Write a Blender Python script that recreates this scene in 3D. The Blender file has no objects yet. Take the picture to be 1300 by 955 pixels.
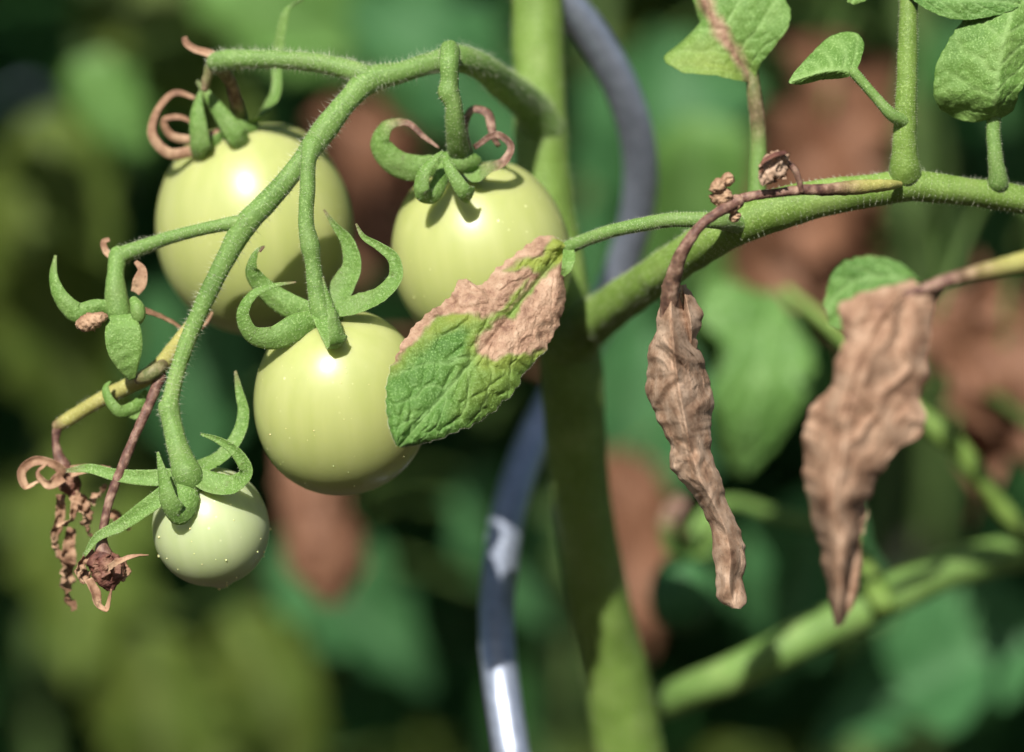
import bpy, math, random
import numpy as np
from mathutils import Vector, Matrix

random.seed(7)
rng = np.random.default_rng(11)
scene = bpy.context.scene
col = scene.collection

# ------------------------------------------------------------------ camera, sky, sun, exposure
FPX, DIST, ZC = 3611.1, 668.7, 0.55        # focal length in photo pixels, mm to the plane y=0, lens height in m
cam_data = bpy.data.cameras.new('camera')
cam = bpy.data.objects.new('camera', cam_data)
col.objects.link(cam)
cam.location = (0, -DIST / 1000, ZC)
cam.rotation_euler = (math.radians(90), 0, 0)
cam_data.sensor_width = 36
cam_data.lens = 100
cam_data.clip_start = 0.02
cam_data.clip_end = 500
cam_data.dof.use_dof = True
cam_data.dof.focus_distance = (DIST - 17) / 1000
cam_data.dof.aperture_fstop = 4.4
cam_data.dof.aperture_blades = 0
scene.camera = cam

SUN_AZ, SUN_EL = math.radians(-13), math.radians(34)      # azimuth from straight behind the camera, to its left
to_sun = Vector((math.sin(SUN_AZ) * math.cos(SUN_EL), -math.cos(SUN_AZ) * math.cos(SUN_EL), math.sin(SUN_EL)))
world = bpy.data.worlds.new('World')
scene.world = world
world.use_nodes = True
wn = world.node_tree.nodes
sky = wn.new('ShaderNodeTexSky')
sky.sky_type = 'NISHITA'
sky.sun_disc = False
sky.sun_elevation = SUN_EL
sky.sun_rotation = math.atan2(to_sun.x, to_sun.y)
bg = wn['Background']
bg.inputs['Strength'].default_value = 0.06
world.node_tree.links.new(sky.outputs['Color'], bg.inputs['Color'])
sun_data = bpy.data.lights.new('sun', 'SUN')
sun_data.energy = 5.0
sun_data.angle = math.radians(0.53)
sun_data.color = (1.0, 0.955, 0.88)
sun = bpy.data.objects.new('sun', sun_data)
col.objects.link(sun)
sun.rotation_euler = (-to_sun).to_track_quat('-Z', 'Y').to_euler()
sun.location = to_sun * 5
vs = scene.view_settings
vs.view_transform = 'Standard'
vs.look = 'None'
vs.exposure = 0.56
vs.gamma = 1
scene.render.engine = 'CYCLES'
scene.cycles.use_denoising = True
scene.cycles.max_bounces = 8
scene.cycles.transparent_max_bounces = 8

# ------------------------------------------------------------------ helpers
def at(px, py, dy=0.0):
    d = (DIST + dy) / 1000
    return np.array([(px - 650) / FPX * d, dy / 1000, ZC + (477.5 - py) / FPX * d])

def pxm(p, dy=0.0):
    return p / FPX * (DIST + dy) / 1000

_perm = np.random.default_rng(5).permutation(256)
_perm = np.concatenate([_perm, _perm, _perm])
_grad = np.random.default_rng(6).normal(size=(256, 3))
_grad /= np.linalg.norm(_grad, axis=1)[:, None]
def pn(P, s=1.0, seed=0):
    P = np.asarray(P, float) * s + seed * 17.31
    i = np.floor(P).astype(int)
    f = P - i
    u = f * f * f * (f * (f * 6 - 15) + 10)
    i &= 255
    out = 0
    for dx in (0, 1):
        for dy in (0, 1):
            for dz in (0, 1):
                h = _perm[_perm[_perm[(i[:, 0] + dx) & 255] + ((i[:, 1] + dy) & 255)] + ((i[:, 2] + dz) & 255)]
                g = _grad[h]
                w = (u[:, 0] if dx else 1 - u[:, 0]) * (u[:, 1] if dy else 1 - u[:, 1]) * (u[:, 2] if dz else 1 - u[:, 2])
                out = out + w * (g[:, 0] * (f[:, 0] - dx) + g[:, 1] * (f[:, 1] - dy) + g[:, 2] * (f[:, 2] - dz))
    return out * 1.6
def fbm(P, s=1.0, o=4, seed=0, ridge=False):
    r, a = 0, 1.0
    for k in range(o):
        n = pn(P, s * 2 ** k, seed + k)
        r = r + a * ((1 - 2 * np.abs(n)) if ridge else n)
        a *= 0.5
    return r

def spline(pts, n):
    """smooth curve through rows of pts (any columns), parametrised by chord length of the first columns"""
    p = np.asarray(pts, float)
    if len(p) == 2:
        t = np.linspace(0, 1, n)[:, None]
        return p[0] * (1 - t) + p[1] * t
    d = np.linalg.norm(np.diff(p[:, :2], axis=0), axis=1) + np.abs(np.diff(p[:, 2])) * 3 + 1e-6
    t = np.concatenate([[0], np.cumsum(d)])
    m = np.zeros_like(p)
    sl = np.diff(p, axis=0) / d[:, None]
    m[1:-1] = (sl[:-1] * d[1:, None] + sl[1:] * d[:-1, None]) / (d[1:] + d[:-1])[:, None]
    m[0], m[-1] = sl[0], sl[-1]
    q = np.linspace(0, t[-1], n)
    k = np.clip(np.searchsorted(t, q, side='right') - 1, 0, len(p) - 2)
    h = d[k][:, None]
    u = ((q - t[k]) / d[k])[:, None]
    return ((2*u**3 - 3*u**2 + 1) * p[k] + (u**3 - 2*u**2 + u) * h * m[k]
            + (-2*u**3 + 3*u**2) * p[k+1] + (u**3 - u**2) * h * m[k+1])

def norm(v):
    return v / (np.linalg.norm(v, axis=-1, keepdims=True) + 1e-12)

ORG = {}
def thing(name, label, cat, loc, group=None):
    o = bpy.data.objects.new(name, None)
    o.empty_display_size = 0.01
    col.objects.link(o)
    o.location = [float(c) for c in loc]
    o['label'] = label
    o['category'] = cat
    if group: o['group'] = group
    ORG[o.name] = np.array(loc, float)
    return o

def mesh_data(name, verts, faces, mat, attrs=None, smooth=True):
    me = bpy.data.meshes.new(name)
    me.from_pydata([tuple(v) for v in verts], [], faces)
    if attrs:
        for k, a in attrs.items():
            at_ = me.attributes.new(k, 'FLOAT', 'POINT')
            at_.data.foreach_set('value', np.asarray(a, np.float32))
    me.materials.append(mat)
    if smooth: me.polygons.foreach_set('use_smooth', [True] * len(me.polygons))
    me.update()
    return me

def part(name, verts, faces, mat, parent=None, attrs=None, smooth=True, label=None, origin=None, stuff=False):
    verts = np.asarray(verts, float)
    c = verts.mean(axis=0) if origin is None else np.asarray(origin, float)
    o = bpy.data.objects.new(name, mesh_data(name, verts - c, faces, mat, attrs, smooth))
    col.objects.link(o)
    ORG[o.name] = c
    if parent is not None:
        o.parent = parent
        c = c - ORG[parent.name]
    o.location = [float(x) for x in c]
    if label: o['label'] = label
    if stuff: o['kind'] = 'stuff'
    return o

def grid_faces(nr, nc, wrap=False, off=0, flip=False):
    f = []
    for i in range(nr - 1):
        for j in range(nc if wrap else nc - 1):
            a, b = off + i * nc + j, off + i * nc + (j + 1) % nc
            q = (a, b, b + nc, a + nc)
            f.append(q[::-1] if flip else q)
    return f

def frames(P, hint=None):
    T = norm(np.gradient(P, axis=0))
    N = np.zeros_like(P)
    h = np.array(hint if hint is not None else (0.13, -1, 0.07), float)
    n = h - T[0] * np.dot(h, T[0])
    if np.linalg.norm(n) < 1e-4: n = np.cross(T[0], (0, 0, 1))
    N[0] = n / np.linalg.norm(n)
    for i in range(1, len(P)):
        n = N[i-1] - T[i] * np.dot(N[i-1], T[i])
        N[i] = n / np.linalg.norm(n)
    return T, N, np.cross(T, N)

SURF = {}
def tube_w(name, P, R, mat, parent=None, segs=14, dead=None, rough=0.05, seed=0, label=None, capl=1.0, ridges=0.0, tag=None):
    """tube along world points P with radii R, rounded ends"""
    T, N, B = frames(P)
    ang = np.linspace(0, 2 * np.pi, segs, endpoint=False)
    ca, sa = np.cos(ang), np.sin(ang)
    k = 3
    cap = np.linspace(0, np.pi / 2, k + 1)[1:]
    rows, rr, dd = [], [], []
    dead = np.zeros(len(P)) if dead is None else dead
    for a in cap[::-1]:
        rows.append((P[0] - T[0] * R[0] * math.sin(a) * capl, R[0] * max(math.cos(a), 0.02), N[0], B[0], dead[0]))
    for i in range(len(P)):
        rows.append((P[i], R[i], N[i], B[i], dead[i]))
    for a in cap:
        rows.append((P[-1] + T[-1] * R[-1] * math.sin(a) * capl, R[-1] * max(math.cos(a), 0.02), N[-1], B[-1], dead[-1]))
    C = np.array([r[0] for r in rows]); Rr = np.array([r[1] for r in rows])
    Nn = np.array([r[2] for r in rows]); Bb = np.array([r[3] for r in rows]); Dd = np.array([r[4] for r in rows])
    dirs = Nn[:, None, :] * ca[None, :, None] + Bb[:, None, :] * sa[None, :, None]
    base = C[:, None, :] + dirs * Rr[:, None, None]
    flat = base.reshape(-1, 3)
    rm = float(np.mean(R))
    nz = fbm(flat, 0.7 / rm, 3, seed) * rough
    if ridges:
        nz = nz + ridges * np.tile(np.cos(ang * 5 + 0.7), len(C))
    V = flat + dirs.reshape(-1, 3) * (nz * np.repeat(Rr, segs))[:, None]
    F = grid_faces(len(C), segs, True)
    F.append(tuple(range(segs))[::-1])
    F.append(tuple(range((len(C) - 1) * segs, len(C) * segs)))
    o = part(name, V, F, mat, parent, {'dead': np.repeat(Dd, segs)}, label=label)
    SURF[tag or o.name] = (V, dirs.reshape(-1, 3), np.repeat(Dd, segs))
    return o

def tube(name, pts, mat, parent=None, n=None, **kw):
    """pts rows: px, py, depth mm, radius px[, dead]"""
    p = np.array([list(q) + [0.0] * (5 - len(q)) for q in pts], float)
    L = np.sum(np.linalg.norm(np.diff(p[:, :2], axis=0), axis=1))
    n = n or int(np.clip(L / 3, 10, 160))
    s = spline(p, n)
    P = np.array([at(*q[:3]) for q in s])
    R = np.maximum(s[:, 3], 0.4) / FPX * (DIST + s[:, 2]) / 1000
    return tube_w(name, P, R, mat, parent, dead=np.clip(s[:, 4], 0, 1), **kw)

def ribbon(name, pts, mat, parent=None, hint=(0, -1, 0.2), cup=0.3, th=1.1, n=40, ns=9, label=None, seed=0, twist=0.0, wav=0.05, align='curve', tilt=2.4):
    """curled sepal: rows px, py, depth mm, half width px[, dead]; closed, with thickness th px"""
    p = np.array([list(q) + [0.0] * (5 - len(q)) for q in pts], float)
    s = spline(p, n)
    P = np.array([at(*q[:3]) for q in s])
    W = np.maximum(s[:, 3], 0.5) * np.linspace(1.15, 0.82, n) / FPX * DIST / 1000
    T = norm(np.gradient(P, axis=0))
    # the blade bends about its width direction: width = mean bending plane normal blended with a hint
    K = np.gradient(T, axis=0)
    bn = np.cross(T, K)
    wsum = bn.sum(axis=0)
    if align == 'curve' and np.linalg.norm(wsum) > 1e-6:
        wd = wsum / np.linalg.norm(wsum)
        view = np.array([0, -1.0, 0.25])
        Wd = np.tile(wd, (n, 1)) + tilt * (wd @ view) * np.cross(T, view)     # blades lie half open rather than edge-on
        Wd = norm(Wd - T * np.sum(Wd * T, axis=1)[:, None])
        Nn = np.cross(Wd, T)
    else:
        h = np.array(hint, float)
        Nn = norm(h - T * (T @ h)[:, None])
        Wd = np.cross(T, Nn)
    tw = np.linspace(0, twist, n)[:, None]
    Wd, Nn = Wd * np.cos(tw) + Nn * np.sin(tw), Nn * np.cos(tw) - Wd * np.sin(tw)
    w = np.linspace(-1, 1, ns)
    top = P[:, None, :] + Wd[:, None, :] * (w[None, :, None] * W[:, None, None]) + Nn[:, None, :] * (cup * (0.5 * w ** 2 + 0.5 * np.abs(w))[None, :, None] * W[:, None, None])
    tht = (pxm(th) * (1.0 - 0.75 * np.abs(w) ** 3))[None, :, None] * np.clip(W / W.max() * 1.5, 0.25, 1)[:, None, None]
    nz = fbm(top.reshape(-1, 3), 700, 2, seed).reshape(n, ns)[:, :, None] * wav * W[:, None, None] * 2
    top = top + Nn[:, None, :] * nz
    bot = top - Nn[:, None, :] * tht
    A = (top + Nn[:, None, :] * tht * 0.0).reshape(-1, 3)
    Bv = bot[:, ::-1].reshape(-1, 3)
    # ring of 2*ns per station
    V = np.concatenate([top, bot[:, ::-1]], axis=1).reshape(-1, 3)
    F = grid_faces(n, 2 * ns, True)
    F.append(tuple(range(2 * ns))[::-1])
    F.append(tuple(range((n - 1) * 2 * ns, n * 2 * ns)))
    o = part(name, V, F, mat, parent, {'dead': np.repeat(np.clip(s[:, 4], 0, 1), 2 * ns)}, label=label)
    nrm = np.concatenate([np.repeat(Nn[:, None, :], ns, 1), -np.repeat(Nn[:, None, :], ns, 1)], axis=1).reshape(-1, 3)
    SURF[o.name] = (V, nrm, np.repeat(np.clip(s[:, 4], 0, 1), 2 * ns))
    return o

def hairs(name, key, parent, mat, count, lmin, lmax, wid=0.05, droop=0.2, seed=0):
    """soft short hairs (mm) standing on a surface"""
    V, Nn, dd = SURF[key]
    r = np.random.default_rng(seed)
    idx = r.integers(0, len(V), count)
    idx = idx[dd[idx] < 0.6]
    nb = np.clip(idx + r.integers(-1, 2, len(idx)), 0, len(V) - 1)
    t = r.random(len(idx))[:, None]
    b = V[idx] * (1 - t) + V[nb] * t
    b = np.where(np.linalg.norm(V[idx] - V[nb], axis=1)[:, None] > 0.004, V[idx], b)
    d = norm(Nn[idx] + r.normal(size=(len(idx), 3)) * 0.35 + np.array([0, 0, -droop]))
    L = (lmin + (lmax - lmin) * r.random(len(idx)) ** 2.5)[:, None] / 1000
    side = norm(np.cross(d, r.normal(size=d.shape)))
    side2 = np.cross(d, side)
    w = wid / 2000
    a0, a1, a2 = b + side * w, b - side * w * 0.5 + side2 * w * 0.87, b - side * w * 0.5 - side2 * w * 0.87
    tip = b + d * L
    n = len(idx)
    VV = np.stack([a0, a1, a2, tip], axis=1).reshape(-1, 3)
    F = []
    for i in range(n):
        k = 4 * i
        F += [(k, k + 1, k + 3), (k + 1, k + 2, k + 3), (k + 2, k, k + 3)]
    return part(name, VV, F, mat, parent, stuff=True)

# ------------------------------------------------------------------ materials
def new_mat(name):
    m = bpy.data.materials.new(name)
    m.use_nodes = True
    nt = m.node_tree
    return m, nt, nt.nodes, nt.links, nt.nodes['Principled BSDF']

def N(nodes, typ, **kw):
    n = nodes.new(typ)
    for k, v in kw.items():
        if k in n.inputs: n.inputs[k].default_value = v
        else: setattr(n, k, v)
    return n

def mixc(nt, fac, a, b, blend='MIX'):
    m = nt.nodes.new('ShaderNodeMix')
    m.data_type = 'RGBA'
    m.blend_type = blend
    for sock, v in ((m.inputs[0], fac), (m.inputs[6], a), (m.inputs[7], b)):
        if isinstance(v, bpy.types.NodeSocket): nt.links.new(v, sock)
        elif isinstance(v, (int, float)): sock.default_value = v
        else: sock.default_value = (*v, 1)
    return m.outputs[2]

def ramp(nt, src, stops):
    r = nt.nodes.new('ShaderNodeValToRGB')
    e = r.color_ramp.elements
    while len(e) < len(stops): e.new(0.5)
    for el, (p, c) in zip(e, stops):
        el.position = p
        el.color = (*c, 1) if len(c) == 3 else c
    nt.links.new(src, r.inputs[0])
    return r.outputs[0]

def noise_tex(nt, scale, detail=3, rough=0.55, mapping=None):
    t = nt.nodes.new('ShaderNodeTexNoise')
    t.inputs['Scale'].default_value = scale
    t.inputs['Detail'].default_value = detail
    t.inputs['Roughness'].default_value = rough
    c = nt.nodes.new('ShaderNodeTexCoord')
    src = c.outputs['Object']
    if mapping:
        mp = nt.nodes.new('ShaderNodeMapping')
        mp.inputs['Scale'].default_value = mapping
        nt.links.new(src, mp.inputs[0])
        src = mp.outputs[0]
    nt.links.new(src, t.inputs['Vector'])
    return t.outputs['Fac']

def attr(nt, name):
    a = nt.nodes.new('ShaderNodeAttribute')
    a.attribute_name = name
    return a.outputs['Fac']

def bump(nt, bsdf, height, strength, dist):
    b = nt.nodes.new('ShaderNodeBump')
    b.inputs['Strength'].default_value = strength
    b.inputs['Distance'].default_value = dist
    nt.links.new(height, b.inputs['Height'])
    nt.links.new(b.outputs[0], bsdf.inputs['Normal'])

BROWN_A, BROWN_B = (0.20, 0.105, 0.07), (0.42, 0.25, 0.17)
def stem_material(name, c1, c2, c3, sss=0.12, fine=0.5):
    m, nt, nd, lk, b = new_mat(name)
    big = noise_tex(nt, 90, 3)
    fin = noise_tex(nt, 1700, 2, 0.7)
    g = ramp(nt, big, [(0.3, c1), (0.55, c2), (0.75, c3)])
    g = mixc(nt, ramp(nt, fin, [(0.52, (0, 0, 0)), (0.80, (0.8, 0.8, 0.8))]), g, tuple(min(1, x * 1.6 + 0.05) for x in c3))
    br = ramp(nt, noise_tex(nt, 420, 4), [(0.3, (0.06, 0.028, 0.025)), (0.48, (0.15, 0.078, 0.058)), (0.72, (0.38, 0.25, 0.185))])
    g = mixc(nt, ramp(nt, noise_tex(nt, 330, 3, 0.6), [(0.66, (0, 0, 0)), (0.76, (0.55, 0.55, 0.55))]), g, (0.07, 0.055, 0.025))
    g = mixc(nt, ramp(nt, noise_tex(nt, 38, 3, 0.6), [(0.42, (0, 0, 0)), (0.70, (0.45, 0.45, 0.45))]), g, tuple(x * 0.55 for x in c1))
    c = mixc(nt, attr(nt, 'dead'), g, br)
    lk.new(c, b.inputs['Base Color'])
    b.inputs['Roughness'].default_value = 0.55
    b.inputs['Specular IOR Level'].default_value = 0.25
    b.inputs['Subsurface Weight'].default_value = sss
    b.inputs['Subsurface Radius'].default_value = (0.5, 1, 0.25)
    b.inputs['Subsurface Scale'].default_value = 0.002
    bump(nt, b, fin, fine, 0.0004)
    return m

M_stem = stem_material('stem_green', (0.11, 0.19, 0.03), (0.155, 0.25, 0.05), (0.21, 0.30, 0.08))
M_truss = stem_material('truss_green', (0.10, 0.19, 0.04), (0.14, 0.245, 0.06), (0.20, 0.30, 0.09))
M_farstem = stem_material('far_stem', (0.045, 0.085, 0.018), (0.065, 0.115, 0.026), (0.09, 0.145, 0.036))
M_yellow = stem_material('yellowing_stem', (0.28, 0.27, 0.07), (0.36, 0.34, 0.10), (0.40, 0.38, 0.14))
M_sepal = stem_material('sepal_green', (0.085, 0.175, 0.03), (0.135, 0.245, 0.055), (0.20, 0.31, 0.095), 0.12, 0.7)

def dry_material(name, stops, bmp=0.6):
    m, nt, nd, lk, b = new_mat(name)
    c = ramp(nt, noise_tex(nt, 160, 6, 0.62), stops)
    sp = noise_tex(nt, 900, 3, 0.6)
    c = mixc(nt, ramp(nt, sp, [(0.60, (0, 0, 0)), (0.72, (0.7, 0.7, 0.7))]), c, (0.13, 0.07, 0.045))
    lk.new(c, b.inputs['Base Color'])
    b.inputs['Roughness'].default_value = 0.62
    b.inputs['Specular IOR Level'].default_value = 0.3
    bump(nt, b, noise_tex(nt, 1300, 5, 0.65), bmp, 0.0004)
    tr = nd.new('ShaderNodeBsdfTranslucent')
    lk.new(c, tr.inputs['Color'])
    mx = nd.new('ShaderNodeMixShader')
    mx.inputs[0].default_value = 0.18
    lk.new(b.outputs[0], mx.inputs[1]); lk.new(tr.outputs[0], mx.inputs[2])
    lk.new(mx.outputs[0], nd['Material Output'].inputs['Surface'])
    return m
M_dry = dry_material('dry_leaf', [(0.28, (0.17, 0.088, 0.053)), (0.42, (0.39, 0.245, 0.16)), (0.64, (0.63, 0.46, 0.335))])
M_dry2 = dry_material('dry_leaf_pale', [(0.28, (0.15, 0.075, 0.045)), (0.46, (0.34, 0.205, 0.13)), (0.68, (0.50, 0.345, 0.24))], 0.6)
M_drydark = dry_material('withered_bud', [(0.3, (0.05, 0.02, 0.02)), (0.5, (0.17, 0.07, 0.05)), (0.75, (0.42, 0.25, 0.16))])
M_drycurl = dry_material('withered_sepal', [(0.3, (0.12, 0.055, 0.035)), (0.45, (0.31, 0.175, 0.105)), (0.68, (0.56, 0.38, 0.24))], 0.5)

def leaf_material(name, c1, c2, c3, transl=0.25, fine=0.7, fsc=2300, spec=0.3):
    m, nt, nd, lk, b = new_mat(name)
    big = noise_tex(nt, 70, 4)
    fin = noise_tex(nt, fsc, 2, 0.7)
    g = ramp(nt, big, [(0.3, c1), (0.52, c2), (0.74, c3)])
    g = mixc(nt, ramp(nt, fin, [(0.50, (0, 0, 0)), (0.74, (0.7, 0.7, 0.7))]), g, tuple(min(1, x * 1.7 + 0.08) for x in c3))
    g = mixc(nt, attr(nt, 'vein'), g, tuple(min(1, x * 1.35 + 0.07) for x in c3))
    g = mixc(nt, attr(nt, 'yellow'), g, (0.30, 0.34, 0.06))
    br = ramp(nt, noise_tex(nt, 230, 6, 0.66), [(0.3, (0.17, 0.085, 0.055)), (0.46, (0.40, 0.25, 0.165)), (0.70, (0.60, 0.43, 0.30))])
    sp = noise_tex(nt, 1500, 3, 0.6)
    br = mixc(nt, ramp(nt, sp, [(0.60, (0, 0, 0)), (0.72, (0.6, 0.6, 0.6))]), br, (0.15, 0.07, 0.05))
    c = mixc(nt, attr(nt, 'dead'), g, br)
    lk.new(c, b.inputs['Base Color'])
    b.inputs['Roughness'].default_value = 0.5
    b.inputs['Specular IOR Level'].default_value = spec
    bump(nt, b, fin, fine, 0.00035)
    tr = nd.new('ShaderNodeBsdfTranslucent')
    hs = N(nd, 'ShaderNodeHueSaturation', Saturation=1.25, Value=1.3)
    lk.new(c, hs.inputs['Color'])
    lk.new(hs.outputs[0], tr.inputs['Color'])
    mx = nd.new('ShaderNodeMixShader')
    mx.inputs[0].default_value = transl
    lk.new(b.outputs[0], mx.inputs[1])
    lk.new(tr.outputs[0], mx.inputs[2])
    lk.new(mx.outputs[0], nd['Material Output'].inputs['Surface'])
    return m
M_leaf = leaf_material('leaf_green', (0.05, 0.135, 0.018), (0.08, 0.185, 0.03), (0.135, 0.25, 0.055), 0.2, 1.0, 2000)
M_leafpale = leaf_material('leaf_underside', (0.09, 0.20, 0.035), (0.14, 0.27, 0.055), (0.20, 0.33, 0.085), 0.28, 0.8, 2000)
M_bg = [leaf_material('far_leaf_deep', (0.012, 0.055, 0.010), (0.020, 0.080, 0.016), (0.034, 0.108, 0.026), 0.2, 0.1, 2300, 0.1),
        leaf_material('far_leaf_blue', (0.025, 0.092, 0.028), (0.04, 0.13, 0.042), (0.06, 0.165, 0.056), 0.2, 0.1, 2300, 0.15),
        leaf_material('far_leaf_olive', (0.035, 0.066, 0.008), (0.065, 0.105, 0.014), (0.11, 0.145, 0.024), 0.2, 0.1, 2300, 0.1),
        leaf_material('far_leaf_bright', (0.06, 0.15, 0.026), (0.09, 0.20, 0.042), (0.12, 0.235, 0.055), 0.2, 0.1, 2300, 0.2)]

def fruit_material(name, c_body, c_light, c_low, sss=0.5, rough=0.40, coat=0.3):
    m, nt, nd, lk, b = new_mat(name)
    st = noise_tex(nt, 210, 3, 0.5, (1, 1, 0.09))
    c = mixc(nt, ramp(nt, st, [(0.25, (0, 0, 0)), (0.8, (0.85, 0.85, 0.85))]), c_body, c_light)
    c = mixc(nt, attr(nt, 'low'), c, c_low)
    vo = nd.new('ShaderNodeTexVoronoi')
    vo.inputs['Scale'].default_value = 330
    tc = nd.new('ShaderNodeTexCoord')
    lk.new(tc.outputs['Object'], vo.inputs['Vector'])
    sp = ramp(nt, vo.outputs['Distance'], [(0.05, (1, 1, 1)), (0.13, (0, 0, 0))])
    sel = ramp(nt, noise_tex(nt, 60, 2), [(0.5, (0, 0, 0)), (0.62, (1, 1, 1))])
    mul = nd.new('ShaderNodeMath'); mul.operation = 'MULTIPLY'
    lk.new(sp, mul.inputs[0]); lk.new(sel, mul.inputs[1])
    c = mixc(nt, mul.outputs[0], c, (0.72, 0.74, 0.42))
    lk.new(c, b.inputs['Base Color'])
    b.inputs['Roughness'].default_value = rough
    b.inputs['Specular IOR Level'].default_value = 0.5
    b.inputs['Coat Weight'].default_value = coat
    b.inputs['Coat Roughness'].default_value = 0.2
    b.inputs['Subsurface Weight'].default_value = sss
    b.inputs['Subsurface Radius'].default_value = (0.9, 1.0, 0.35)
    b.inputs['Subsurface Scale'].default_value = 0.008
    bump(nt, b, noise_tex(nt, 500, 3), 0.05, 0.0003)
    return m
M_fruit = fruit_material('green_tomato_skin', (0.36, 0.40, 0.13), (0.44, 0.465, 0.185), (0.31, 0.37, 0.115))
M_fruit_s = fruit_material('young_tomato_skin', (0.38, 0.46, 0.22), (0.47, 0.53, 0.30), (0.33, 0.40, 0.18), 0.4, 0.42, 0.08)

m, nt, nd, lk, b = new_mat('hair_white'); M_hair = m
b.inputs['Base Color'].default_value = (0.72, 0.76, 0.55, 1)
b.inputs['Roughness'].default_value = 0.4
b.inputs['Transmission Weight'].default_value = 0.2
m, nt, nd, lk, b = new_mat('resin_drop'); M_drop = m
b.inputs['Base Color'].default_value = (0.72, 0.70, 0.34, 1)
b.inputs['Roughness'].default_value = 0.2
b.inputs['Subsurface Weight'].default_value = 0.3
b.inputs['Subsurface Scale'].default_value = 0.0005
m, nt, nd, lk, b = new_mat('galvanised_rod'); M_rod = m
lk.new(ramp(nt, noise_tex(nt, 260, 5, 0.65), [(0.3, (0.30, 0.34, 0.43)), (0.6, (0.43, 0.48, 0.59)), (0.8, (0.52, 0.57, 0.68))]), b.inputs['Base Color'])
b.inputs['Metallic'].default_value = 0.72
lk.new(ramp(nt, noise_tex(nt, 500, 3), [(0.3, (0.36,) * 3), (0.7, (0.52,) * 3)]), b.inputs['Roughness'])
bump(nt, b, noise_tex(nt, 900, 4), 0.2, 0.0002)
m, nt, nd, lk, b = new_mat('soil'); M_soil = m
lk.new(ramp(nt, noise_tex(nt, 9, 8, 0.65), [(0.3, (0.03, 0.02, 0.013)), (0.6, (0.085, 0.058, 0.038)), (0.8, (0.14, 0.10, 0.07))]), b.inputs['Base Color'])
b.inputs['Roughness'].default_value = 0.95
bump(nt, b, noise_tex(nt, 40, 6), 0.8, 0.02)

# ------------------------------------------------------------------ the setting: ground
ng = 60
gx = np.sign(np.linspace(-1, 1, ng)) * np.abs(np.linspace(-1, 1, ng)) ** 3 * 90
GX, GY = np.meshgrid(gx, gx)
GP = np.stack([GX.ravel(), GY.ravel(), np.zeros(ng * ng)], axis=1)
GP[:, 2] = fbm(GP, 2.3, 3) * 0.02 - 0.02
ground = part('ground', GP, grid_faces(ng, ng), M_soil, None, origin=(0, 0, 0))
ground['kind'] = 'structure'

# ------------------------------------------------------------------ the plant in focus
STEM_BASE = np.array([0.045, 0.062, 0.0])
plant = thing('tomato_plant', 'diseased tomato plant with thick green stem carrying the green fruit truss', 'tomato plant', STEM_BASE)
stem_pts = [(690, -560, 58, 26), (684, -240, 55, 31), (681, -40, 53, 33), (684, 100, 52, 33.5), (692, 250, 52, 35), (708, 370, 53, 39), (722, 450, 54, 40),
            (732, 590, 66, 38), (755, 740, 84, 39), (783, 870, 98, 42), (800, 960, 106, 44)]
sp_ = spline([list(q) for q in stem_pts], 150)
Pst = np.array([at(*q[:3]) for q in sp_]); Rst = sp_[:, 3] / FPX * (DIST + sp_[:, 2]) / 1000
tail = spline([list(Pst[-2] * 1000), list(Pst[-1] * 1000), [48, 112, 320], [46, 84, 150], [45, 62, -30]], 40)[5:] / 1000
Pst = np.vstack([Pst, tail]); Rst = np.concatenate([Rst, np.linspace(Rst[-1], 0.013, len(tail))])
main_stem = tube_w('main_stem', Pst, Rst, M_stem, plant, segs=28, rough=0.05, ridges=0.02, tag='stem')
hairs('stem_hair', 'stem', main_stem, M_hair, 5000, 0.3, 2.6, 0.05)

# fruit truss: the branching stalk that carries the tomatoes
truss = tube('fruit_truss', [(692, 165, 50, 26), (672, 135, 42, 23), (640, 108, 25, 20), (605, 82, 8, 17), (578, 74, 2, 17), (548, 80, 0, 14), (510, 92, -2, 13.5),
    (468, 103, -3, 17), (442, 128, -5, 14), (410, 168, -7, 16), (378, 212, -8, 13), (340, 256, -9, 14), (310, 288, -9, 15), (285, 332, -9, 12.5),
    (262, 378, -9, 11.5), (240, 428, -9, 10.5), (226, 470, -9, 10), (217, 505, -9, 11), (214, 522, -9, 13)], M_truss, plant, segs=20, rough=0.05, ridges=0.025, tag='truss',
    label='arched green fruit stalk with hairy skin')
hairs('stalk_hair', 'truss', truss, M_hair, 7000, 0.25, 2.6, 0.05)
tb = tube('side_stalk', [(476, 100, -3, 14), (448, 90, -3, 13), (410, 81, -2, 12), (360, 76, 0, 11.5), (310, 75, 2, 11.5), (282, 77, 4, 13), (274, 79, 5, 12)], M_truss, truss, segs=16, tag='truss_b')
hairs('stalk_hair', 'truss_b', truss, M_hair, 2600, 0.25, 2.6, 0.05, seed=3)
tc_ = tube('side_stalk', [(314, 282, -9, 11), (292, 284, -9, 9), (262, 290, -8, 8), (215, 302, -6, 8.5), (175, 316, -4, 10), (150, 326, -3, 12)], M_truss, truss, segs=14, tag='truss_c')
hairs('stalk_hair', 'truss_c', truss, M_hair, 1200, 0.2, 1.6, 0.05, seed=4)
td = tube('side_stalk', [(268, 372, -4, 9), (245, 412, -2, 10), (222, 442, -1, 10.5), (202, 466, 0, 11), (184, 480, 0, 11, .35), (165, 489, 1, 10.5), (140, 501, 2, 10), (110, 518, 3, 9), (84, 534, 4, 9), (74, 540, 4, 8, .7)],
     M_yellow, truss, segs=14, tag='truss_d', label='yellowing fruit stalk with withered end')
hairs('stalk_hair', 'truss_d', truss, M_hair, 900, 0.2, 1.4, 0.05, seed=5)
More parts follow.
